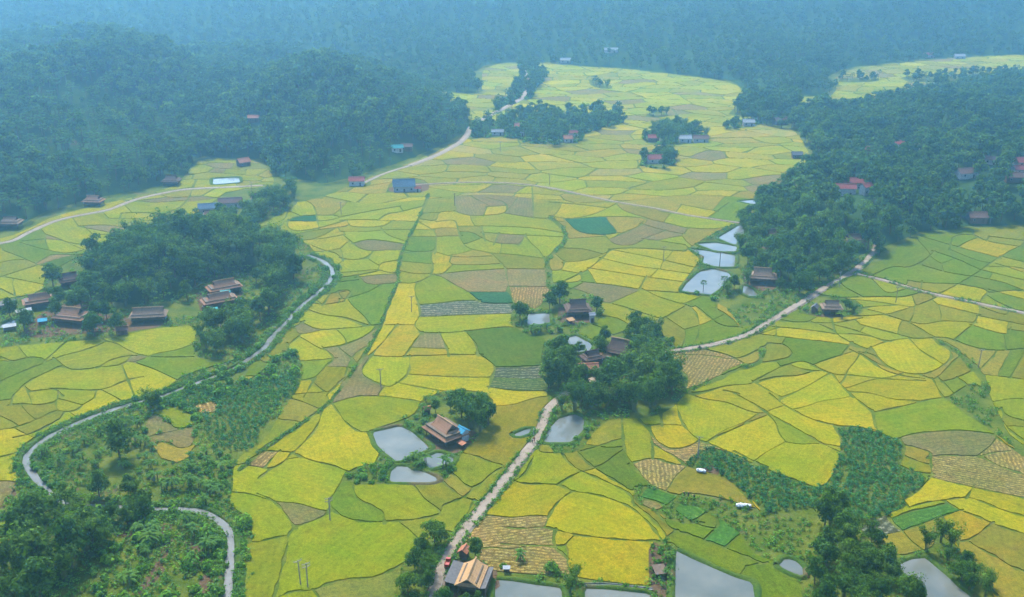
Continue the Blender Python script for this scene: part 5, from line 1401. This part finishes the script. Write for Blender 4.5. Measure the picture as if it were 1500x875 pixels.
for px, py, lb in [(682, 182, 'tree at the very tip of the west hill by the far road'), (812, 172, 'middle one of three trees rising above the long far grove'), (833, 168, 'easternmost of three trees rising above the long far grove'), (798, 172, 'westernmost of three trees rising above the long far grove'), (750, 160, 'single tree beside the bend of the far road')]: plant_px('broad', px, py, lb, None, 0.9)
gx_ = [scatter([WOODS[q]], 4.2, 90) for q in ('grove', 'grove2', 'grove4', 'grove5', 'grove6')]
scatter_stuff('grove_undergrowth', 'bushy undergrowth filling the groves of the far plain', np.concatenate([q[0] for q in gx_]), np.concatenate([q[1] for q in gx_]), c_under, (0.9, 2.2), 15, -0.3)
# ---------------------------------------------------------------- woods and ground cover nobody could count
X, Y = scatter([WOODS['grove'], WOODS['grove2']], 7.5, 70); scatter_stuff('long_grove', 'long hazy grove of trees across the far plain and road', X, Y, c_far, (0.7, 1.25), 5)
X, Y = scatter([HLEFT], 7.0, 60); m = VIEW(X, Y, -60) & (Y < 1150); X, Y = X[m], Y[m]
r_ = np.random.default_rng(1); pal = vnoise(X, Y, 70, 40) > 0.42; pk = np.where(pal & (r_.random(len(X)) < 0.72), r_.integers(4, 7, len(X)), np.where(r_.random(len(X)) < 0.12, 7, r_.integers(0, 4, len(X))))
scatter_stuff('west_hill_woodland', 'palm and broadleaf woodland covering the west hill', X, Y, c_far, (0.5, 1.6), 2, pick=pk, clump=60)
X, Y = scatter([EASTW], 7.0, 61, hole=(FRONT,)); m = VIEW(X, Y, 0, 1570); X, Y = X[m], Y[m]; r_ = np.random.default_rng(4)
scatter_stuff('east_woodland', 'dense mixed woodland covering the east rise', X, Y, c_far, (0.65, 1.6), 3, clump=50, pick=np.where(r_.random(len(X)) < 0.2, r_.integers(4, 8, len(X)), r_.integers(0, 4, len(X))))
fx = np.arange(-1500, 1500, 8.5); fy = np.arange(900, 2150, 7.5); X, Y = np.meshgrid(fx, fy); r_ = np.random.default_rng(8); X = X.ravel()+r_.normal(size=X.size)*2.6; Y = Y.ravel()+r_.normal(size=Y.size)*2.6
m = inside(X, Y, FAR_POLY) & VIEW(X, Y, -140, 1640) & (dist_to(X, Y, fw) < 1000); X, Y = X[m], Y[m]; clear = (fbm(X, Y, 130, 50, 3)*1.14 > 0.9) & (dist_to(X, Y, fw) > 90); X, Y = X[~clear], Y[~clear]
r_ = np.random.default_rng(9); pk = np.where(r_.random(len(X)) < 0.25, r_.integers(4, 7, len(X)), r_.integers(0, 4, len(X)))
scatter_stuff('mountain_woodland', 'hazy woodland on the mountain slopes', X, Y, c_far, (0.55, 1.1), 4, pick=pk, clump=90)
for nm in ('grove7', 'grove8', 'grove3', 'grove9'):
    X, Y = scatter([WOODS[nm]], 8, 70); scatter_stuff('far_grove', 'low dark tree line in the '+{'grove7': 'far eastern fields', 'grove8': 'far eastern corner fields', 'grove3': 'middle of the far plain', 'grove9': 'plain beyond the islands'}[nm], X, Y, c_far, (0.6, 0.95), 5)
X, Y = scatter([WOODS['loop'], P('C1', '0,470 110,300 200,420 260,480 200,540 120,545 60,545 0,550')], 2.1, 80); m = ~inside(X, Y, world_poly(P('C1', '870,80 1127,20 1127,230 1030,250 900,200')))
m &= vnoise(X, Y, 13, 60)*0.7+vnoise(X, Y, 4, 61)*0.3 > 0.30
scatter_stuff('scrub', 'rough green scrub filling the stream loop', X[m], Y[m], c_herb, (0.6, 1.5), 6, 0)
X, Y = scatter([WOODS['loop']], 5.5, 81); m = vnoise(X, Y, 22, 63) > 0.6
scatter_stuff('bushes', 'low bushes through the stream loop', X[m], Y[m], c_under, (0.6, 2.1), 7, 0)
X, Y = scatter([P('C1', '870,80 960,20 1000,-30 1127,-60 1250,-100 1300,-60 1127,150 1127,230 1030,255 900,200'), P('M1', '780,868 1080,795 1280,810 1300,835 1270,900 900,960 700,930 560,900 640,850')], 1.7, 82)
scatter_stuff('cassava_crop', 'blue-green leafy crop beside the stream loop', X, Y, c_cass, (0.5, 0.85), 8, 0)
X, Y = scatter([P('C4', '318,133 480,152 582,197 605,225 600,275 560,310 720,350 650,420 600,455 622,486 540,515 430,545 300,560 250,500 200,480 100,500 0,520 0,318 120,365 260,416 337,258'), WOODS['cassava2']], 1.6, 83)
scatter_stuff('east_cassava_crop', 'blue-green leafy crop in the hollow of the eastern fields', X, Y, c_cass, (0.5, 0.95), 9, 0)
X, Y = scatter([WOODS['streamveg'], WOODS['cassava'], WOODS['gardens']], 2.3, 84, hole=(P('C4', '318,133 480,152 605,225 720,350 622,486 300,560 0,520 0,318 260,416'),)); m = vnoise(X, Y, 9, 65) > 0.3
scatter_stuff('weeds', 'rank green weeds along the eastern channels', X[m], Y[m], c_herb, (0.5, 1.3), 10, 0)
X, Y = scatter([WOODS['pondside'], WOODS['stilt'], WOODS['mound'], WOODS['hamlet'], WOODS['farm'], WOODS['lowfarm']], 2.6, 85); m = (vnoise(X, Y, 8, 66) > 0.36) & (Y < 560)
scatter_stuff('undergrowth', 'green undergrowth round the houses and woods', X[m], Y[m], c_herb, (0.5, 1.6), 11, 0)
# channel and bank weeds follow the watercourses
pts = []
rg = np.random.default_rng(17)
for ln, w in STREAMS[:4]:
    p = resample(smooth_line(world_poly(ln), 2), 0.8); pts.append(p+rg.normal(size=p.shape)*w*0.24)
for off_ in (0.42, 0.6, 0.9, 1.2):
    for s in (-1, 1):
        p = resample(smooth_line(world_poly(RIVER), 3), 1.3); d = np.gradient(p, axis=0); d /= np.hypot(d[:, 0], d[:, 1])[:, None]; pts.append(p+np.stack([-d[:, 1], d[:, 0]], 1)*s*(RIVER_W*(0.35+off_))+rg.normal(size=p.shape)*0.5)
p = np.vstack(pts); p = p[vnoise(p[:, 0], p[:, 1], 6, 70) > 0.3]; road_ = np.zeros((RH, RW), bool)
for nm, ln, w in ROADS: stroke(road_, ln, w+0.6, 1.0)
p = p[~at_mask(road_, *to_plan(p[:, 0], p[:, 1]))]
rp = []
for nm, ln, w in ROADS[:2]:
    q = resample(smooth_line(world_poly(ln), 3), 0.7); d = np.gradient(q, axis=0); d /= np.hypot(d[:, 0], d[:, 1])[:, None]; nr_ = np.stack([-d[:, 1], d[:, 0]], 1)
    for s in (-1, 1): rp.append(q+nr_*s*(w*0.5+0.45)+rg.normal(size=q.shape)*0.32)
rp = np.vstack(rp); rp = rp[vnoise(rp[:, 0], rp[:, 1], 5, 75) > 0.42]; p = np.vstack([p, rp])
scatter_stuff('bank_weeds', 'tall weeds along the stream, ditches and lane verges', p[:, 0], p[:, 1], c_herb, (0.35, 1.15), 12, 0.1)

q = resample(smooth_line(world_poly(RIVER), 3), 2.2); d = np.gradient(q, axis=0); d /= np.hypot(d[:, 0], d[:, 1])[:, None]; nr_ = np.stack([-d[:, 1], d[:, 0]], 1)
bp = np.vstack([q+nr_*s*RIVER_W*0.95+rg.normal(size=q.shape)*0.8 for s in (-1, 1)]); bp = bp[vnoise(bp[:, 0], bp[:, 1], 14, 81) > 0.52]
scatter_stuff('stream_bushes', 'bushes leaning over the stream banks', bp[:, 0], bp[:, 1], c_under, (0.5, 1.3), 14, 0.1)
# ---------------------------------------------------------------- poles
def utility_pole(px, py, label, arms=1, yaw=20, h=7.2):
    x, y = to_world(px, py); e = bpy.data.objects.new('utility_pole', None); col.objects.link(e); e.location = (float(x), float(y), 0); e.rotation_euler = (R(prng.uniform(-1, 1)), R(prng.uniform(-1.5, 1.5)), R(yaw)); tag(e, label, 'utility pole', 'poles of the power line')
    mb = MB(); mb.tube([(0, 0, -0.3), (0, 0, h)], [0.20, 0.13], 8); mb.build('pole', M['concrete'], e)
    for a in range(arms):
        z = h-0.35-a*0.8; mb = MB(); mb.box((0, 0.16, z), (2.2, 0.12, 0.14)); arm = mb.build('crossarm', M['steel'], e)
        for k in (-1, 0, 1):
            mb = MB(); mb.tube([(k*1.0, 0.16, z+0.08), (k*1.0, 0.16, z+0.2), (k*1.0, 0.16, z+0.38)], [0.06, 0.11, 0.05], 6); mb.build('insulator', M['concrete'], arm)
        mb = MB(); mb.tube([(-0.7, 0.12, z), (0, 0.12, z-0.6), (0.7, 0.12, z)], 0.035, 4); mb.build('brace', M['steel'], e)
for px, py, lb, ar, yw in [(440.5, 857, 'left pole of the pair in the big lime field', 1, 35), (451, 861, 'right pole of the pair in the big lime field', 2, 35), (483.5, 763, 'pole on the field bank above the pair of poles', 2, 30), (558, 568, 'pole in the yellow fields north-west of the pond house', 1, 15), (603, 458, 'pole in the narrow yellow field by the long ditch', 1, 10), (666, 302, 'pole in the brown stubble south of the footpath', 1, 10), (972, 383, 'pole in the long golden strips', 1, 0),
        (1229, 421, 'dark pole beside the lane bend', 1, 40), (1433, 539, 'pole in the eastern fields beside the leafy channel', 1, 0), (1022, 670, 'pole at the corner of the small straw field', 1, -20), (1312, 444, 'pole below the branch track', 1, 20), (1054, 391, 'pole standing between the chain ponds', 1, 0), (369, 285, 'pole at the end of the hill lane fields', 1, 0), (733, 223, 'pole in the fields south of the long grove', 1, 0), (805, 272, 'pole by the middle footpath', 1, 0), (500, 315, 'pole near the white house with the pink roof', 1, 0)]:
    utility_pole(px, py, lb, ar, yw)
# ---------------------------------------------------------------- people
def person(label, x, y, z, yaw, pose, top, legs, hat=True, held=None):
    """one continuous body grown over a skeleton; clothing and hat are its children"""
    J = {'stand': dict(pel=(0, 0, .92), chest=(0, 0.02, 1.28), neck=(0, .02, 1.46), head=(0, .04, 1.62), kl=(.1, .05, .48), kr=(-.1, .02, .48), fl=(.11, 0, .06), fr=(-.11, -.05, .06), el=(.27, .02, 1.12), er=(-.27, .02, 1.12), hl=(.28, .16, .9), hr=(-.28, .16, .9)),
         'bend': dict(pel=(0, -.12, .84), chest=(0, .22, 1.06), neck=(0, .40, 1.10), head=(0, .54, 1.08), kl=(.12, .04, .46), kr=(-.12, .02, .46), fl=(.14, -.04, .06), fr=(-.14, -.10, .06), el=(.24, .34, .82), er=(-.24, .34, .82), hl=(.16, .52, .58), hr=(-.14, .54, .56)),
         'ride': dict(pel=(0, 0, .78), chest=(0, .06, 1.14), neck=(0, .08, 1.32), head=(0, .11, 1.48), kl=(.16, .38, .72), kr=(-.16, .38, .72), fl=(.18, .30, .30), fr=(-.18, .30, .30), el=(.28, .22, 1.0), er=(-.28, .22, 1.0), hl=(.26, .5, 1.0), hr=(-.26, .5, 1.0))}[pose]
    e = bpy.data.objects.new('person', None); col.objects.link(e); e.location = (x, y, z); e.rotation_euler = (0, 0, R(yaw)); tag(e, label, 'person')
    def skin_part(name, joints, edges, rad, mat, root):
        me = bpy.data.meshes.new(name); me.from_pydata([joints[k] for k in rad], [(list(rad).index(a), list(rad).index(b)) for a, b in edges], []); me.materials.append(mat); o = link(name, me, e)
        md = o.modifiers.new('skin', 'SKIN'); md.use_smooth_shade = True
        for i, k in enumerate(rad): me.skin_vertices[0].data[i].radius = (rad[k], rad[k]); me.skin_vertices[0].data[i].use_root = (k == root)
        sb = o.modifiers.new('sub', 'SUBSURF'); sb.levels = 1; sb.render_levels = 1
    J = dict(J); J['sl'] = tuple(J['chest'][i]+(.17, 0, .08)[i] for i in range(3)); J['sr'] = tuple(J['chest'][i]+(-.17, 0, .08)[i] for i in range(3))
    J['ul'] = tuple(J['pel'][i]+(.10, 0, -.06)[i] for i in range(3)); J['ur'] = tuple(J['pel'][i]+(-.10, 0, -.06)[i] for i in range(3)); J['crown'] = tuple(J['head'][i]+(0, .0, .1)[i] for i in range(3))
    skin_part('body', J, [('pel', 'chest'), ('chest', 'neck'), ('neck', 'head'), ('head', 'crown'), ('chest', 'sl'), ('chest', 'sr'), ('sl', 'el'), ('sr', 'er'), ('el', 'hl'), ('er', 'hr'), ('pel', 'ul'), ('pel', 'ur'), ('ul', 'kl'), ('ur', 'kr'), ('kl', 'fl'), ('kr', 'fr')],
              dict(pel=.13, chest=.14, neck=.055, head=.10, crown=.085, sl=.07, sr=.07, el=.047, er=.047, hl=.038, hr=.038, ul=.095, ur=.095, kl=.062, kr=.062, fl=.05, fr=.05), M['skin'], 'pel')
    skin_part('shirt', J, [('pel', 'chest'), ('chest', 'sl'), ('chest', 'sr'), ('sl', 'el'), ('sr', 'er')], dict(pel=.155, chest=.17, sl=.09, sr=.09, el=.065, er=.065), M[top], 'chest')
    skin_part('trousers', J, [('pel', 'ul'), ('pel', 'ur'), ('ul', 'kl'), ('ur', 'kr'), ('kl', 'fl'), ('kr', 'fr')], dict(pel=.15, ul=.115, ur=.115, kl=.085, kr=.085, fl=.07, fr=.07), M[legs], 'pel')
    if hat:
        c = J['crown']; n = 14; mb = MB(); mb.add([(c[0]+.24*math.cos(6.283*k/n), c[1]+.24*math.sin(6.283*k/n), c[2]+.02) for k in range(n)]+[(c[0], c[1], c[2]+.2)], [(k, (k+1) % n, n) for k in range(n)]+[tuple(range(n))[::-1]]); mb.build('hat', M['straw'], e)
    return e
def pp(px, py, z, *a, **k):
    x, y = to_world(px, py, z); lab_ = a[0]; return person(lab_, float(x), float(y), z, *a[1:], **k)
pp(1003, 727, 0.2, 'reaper in dark clothes bending on the ochre field bank, west of the group', 40, 'bend', 'cloth_dark', 'cloth_dark')
pp(1008, 728, 0.2, 'reaper in dark clothes standing in the middle of the field bank group', 200, 'stand', 'cloth_dark', 'cloth_dark')
pp(1017, 730, 0.2, 'reaper in dark clothes bending at the east end of the field bank group', 100, 'bend', 'cloth_dark', 'cloth_dark')
pp(782.5, 647, 0.4, 'person in red standing at the west edge of the lane', -40, 'stand', 'cloth_red', 'cloth_red')
pp(780, 649, 0.4, 'person in white beside the person in red on the lane', 60, 'stand', 'cloth_white', 'cloth_dark')
def motorbike(label, px, py, yaw, rider):
    x, y = to_world(px, py, 0.45); e = bpy.data.objects.new('motorbike', None); col.objects.link(e); e.location = (float(x), float(y), 0.45); e.rotation_euler = (0, 0, R(yaw)); tag(e, label, 'motorbike')
    for s in (-.62, .62):
        mb = MB(); n = 16; pts = [(0, s+0.27*math.cos(6.283*k/n), .29+0.27*math.sin(6.283*k/n)) for k in range(n+1)]; mb.tube(pts, 0.05, 6); w = mb.build('wheel', M['rubber'], e)
        mb = MB(); mb.tube([(-.05, s, .29), (.05, s, .29)], 0.18, 12); mb.build('rim', M['steel'], w)
    mb = MB(); mb.tube([(0, -.62, .29), (0, -.2, .42), (0, .2, .45), (0, .45, .7), (0, .62, .29)], [.05, .12, .13, .08, .04], 6); mb.build('frame', M['red_paint'], e)
    mb = MB(); mb.box((0, -.2, .68), (.26, .75, .12)); mb.build('seat', M['rubber'], e)
    mb = MB(); mb.tube([(-.34, .42, 1.0), (0, .5, .95), (.34, .42, 1.0)], .025, 5); mb.tube([(0, .5, .95), (0, .46, .68)], .03, 5); mb.build('handlebar', M['steel'], e)
    mb = MB(); mb.tube([(0, .5, .85), (0, .6, .86)], [.10, .09], 8); mb.build('headlight', M['white'], e)
    person(rider, float(x), float(y), 0.45, yaw, 'ride', 'cloth_dark', 'cloth_dark', False)
motorbike('small motorbike on the pale lane where it leaves the hamlet', 1025, 511, 80, 'rider in dark clothes on the motorbike on the lane')
# white marker post by the lane
x, y = to_world(781.5, 641); e = bpy.data.objects.new('marker_post', None); col.objects.link(e); e.location = (float(x), float(y), 0); tag(e, 'white post at the verge behind the person in red', 'post')
mb = MB(); mb.tube([(0, 0, -.2), (0, 0, 3.0)], [.12, .10], 8); mb.build('shaft', M['white'], e); mb = MB(); mb.tube([(0, 0, 3.0), (0, 0, 3.12)], [.14, .05], 8); mb.build('cap', M['white'], e)
# red truck on the lane
x, y = to_world(655.5, 829, 0.45); e = bpy.data.objects.new('small_truck', None); col.objects.link(e); e.location = (float(x), float(y), 0.45); e.rotation_euler = (0, 0, R(-8)); e.scale = (.85, .85, .85); tag(e, 'small red truck parked on the lane behind the straw house', 'truck')
mb = MB(); mb.box((0, -.25, .78), (1.45, 2.3, .5)); mb.box((0, -1.37, 1.2), (1.45, .06, .36)); mb.box((-.70, -.25, 1.2), (.06, 2.2, .36)); mb.box((.70, -.25, 1.2), (.06, 2.2, .36)); mb.build('cargo_bed', M['red_paint'], e)
mb = MB(); mb.add([(-.72, .95, .5), (.72, .95, .5), (.72, 2.1, .5), (-.72, 2.1, .5), (-.70, .95, 1.85), (.70, .95, 1.85), (.66, 1.75, 1.85), (-.66, 1.75, 1.85), (-.72, 2.1, 1.15), (.72, 2.1, 1.15)], [(0, 1, 5, 4), (4, 5, 6, 7), (7, 6, 9, 8), (8, 9, 2, 3), (0, 4, 7, 8, 3), (1, 2, 9, 6, 5), (3, 2, 1, 0)]); cb = mb.build('cab', M['red_paint'], e)
mb = MB(); mb.slab([(-.58, 2.09, 1.22), (.58, 2.09, 1.22), (.55, 1.80, 1.78), (-.55, 1.80, 1.78)], -.03); mb.build('windscreen', M['glass'], cb)
for sx in (-.66, .66):
    for sy in (-.9, 1.45):
        mb = MB(); mb.tube([(sx-.09, sy, .3), (sx+.09, sy, .3)], .3, 14); w = mb.build('wheel', M['rubber'], e); mb = MB(); mb.tube([(sx-.1, sy, .3), (sx+.1, sy, .3)], .15, 10); mb.build('rim', M['steel'], w)
for sx in (-.5, .5): mb = MB(); mb.box((sx, 2.12, .85), (.24, .05, .16)); mb.build('headlight', M['white'], e)
# tied white plastic sheets lying at the field edge
def plastic_roll(label, px, py, L, yaw, seed):
    x, y = to_world(px, py, 0.4); rng = np.random.default_rng(seed); nx, na = 14, 10; V = []
    for i in range(nx):
        t = i/(nx-1); r = 0.62*(0.55+0.45*math.sin(math.pi*min(1, max(0, t*1.1-0.05)))**0.4)
        for k in range(na): a = math.pi*2*k/na; rr = r*(1+0.16*rng.normal()); V.append(((t-.5)*L, rr*math.cos(a)*1.15, max(0.0, 0.45+rr*math.sin(a)*0.85)))
    F = [(i*na+k, i*na+(k+1) % na, (i+1)*na+(k+1) % na, (i+1)*na+k) for i in range(nx-1) for k in range(na)]+[tuple(range(na))[::-1], tuple(range((nx-1)*na, nx*na))]
    e = bpy.data.objects.new('plastic_sheet', None); col.objects.link(e); e.location = (float(x), float(y), 0.35); e.rotation_euler = (0, 0, R(yaw)); tag(e, label, 'plastic sheet')
    link('sheet', np_mesh('sheet', V, F, M['plastic']), e)
    for t in (-.25, .25):
        mb = MB(); n = 10; mb.tube([(t*L, .78*math.cos(6.283*k/n), .45+.62*math.sin(6.283*k/n)) for k in range(n+1)], .04, 4); mb.build('tie', M['cloth_dark'], e)
plastic_roll('shorter white plastic bundle at the upper edge of the ochre field', 1027, 691, 2.8, -20, 1)
plastic_roll('longer white plastic bundle at the lower east edge of the ochre field', 1089, 742, 4.2, -5, 2)
# concrete flume along the bottom pond
V, F = ribbon(P('C3', '345,826 450,824 560,838 640,846'), 0.5, [(-1, -.02), (-1, .55), (-.75, .55), (-.75, .3), (.75, .3), (.75, .55), (1, .55), (1, -.02)], 2.0)
tag(link('irrigation_flume', np_mesh('irrigation_flume', V, F, M['concrete'])), 'grey concrete flume along the bottom garden pond', 'flume')
# ---------------------------------------------------------------- haze: one box of even air round the whole valley
mb = MB(); mb.box((0, 1900, 196), (6000, 5000, 402)); hz = mb.build('haze', None); tag(hz, 'pale blue humid haze filling the valley', kind='stuff')
hm = bpy.data.materials.new('haze'); hm.use_nodes = True; hm.node_tree.nodes.clear(); ho = hm.node_tree.nodes.new('ShaderNodeOutputMaterial'); pv = hm.node_tree.nodes.new('ShaderNodeVolumePrincipled')
pv.inputs['Color'].default_value = (0.30, 0.68, 1.0, 1); pv.inputs['Density'].default_value = 0.00033; pv.inputs['Anisotropy'].default_value = 0.74; pv.inputs['Density Attribute'].default_value = ''
hm.node_tree.links.new(pv.outputs[0], ho.inputs['Volume']); hz.data.materials.append(hm)
print('plants', counts, 'fields', len(FIELDS), 'objects', len(bpy.data.objects))
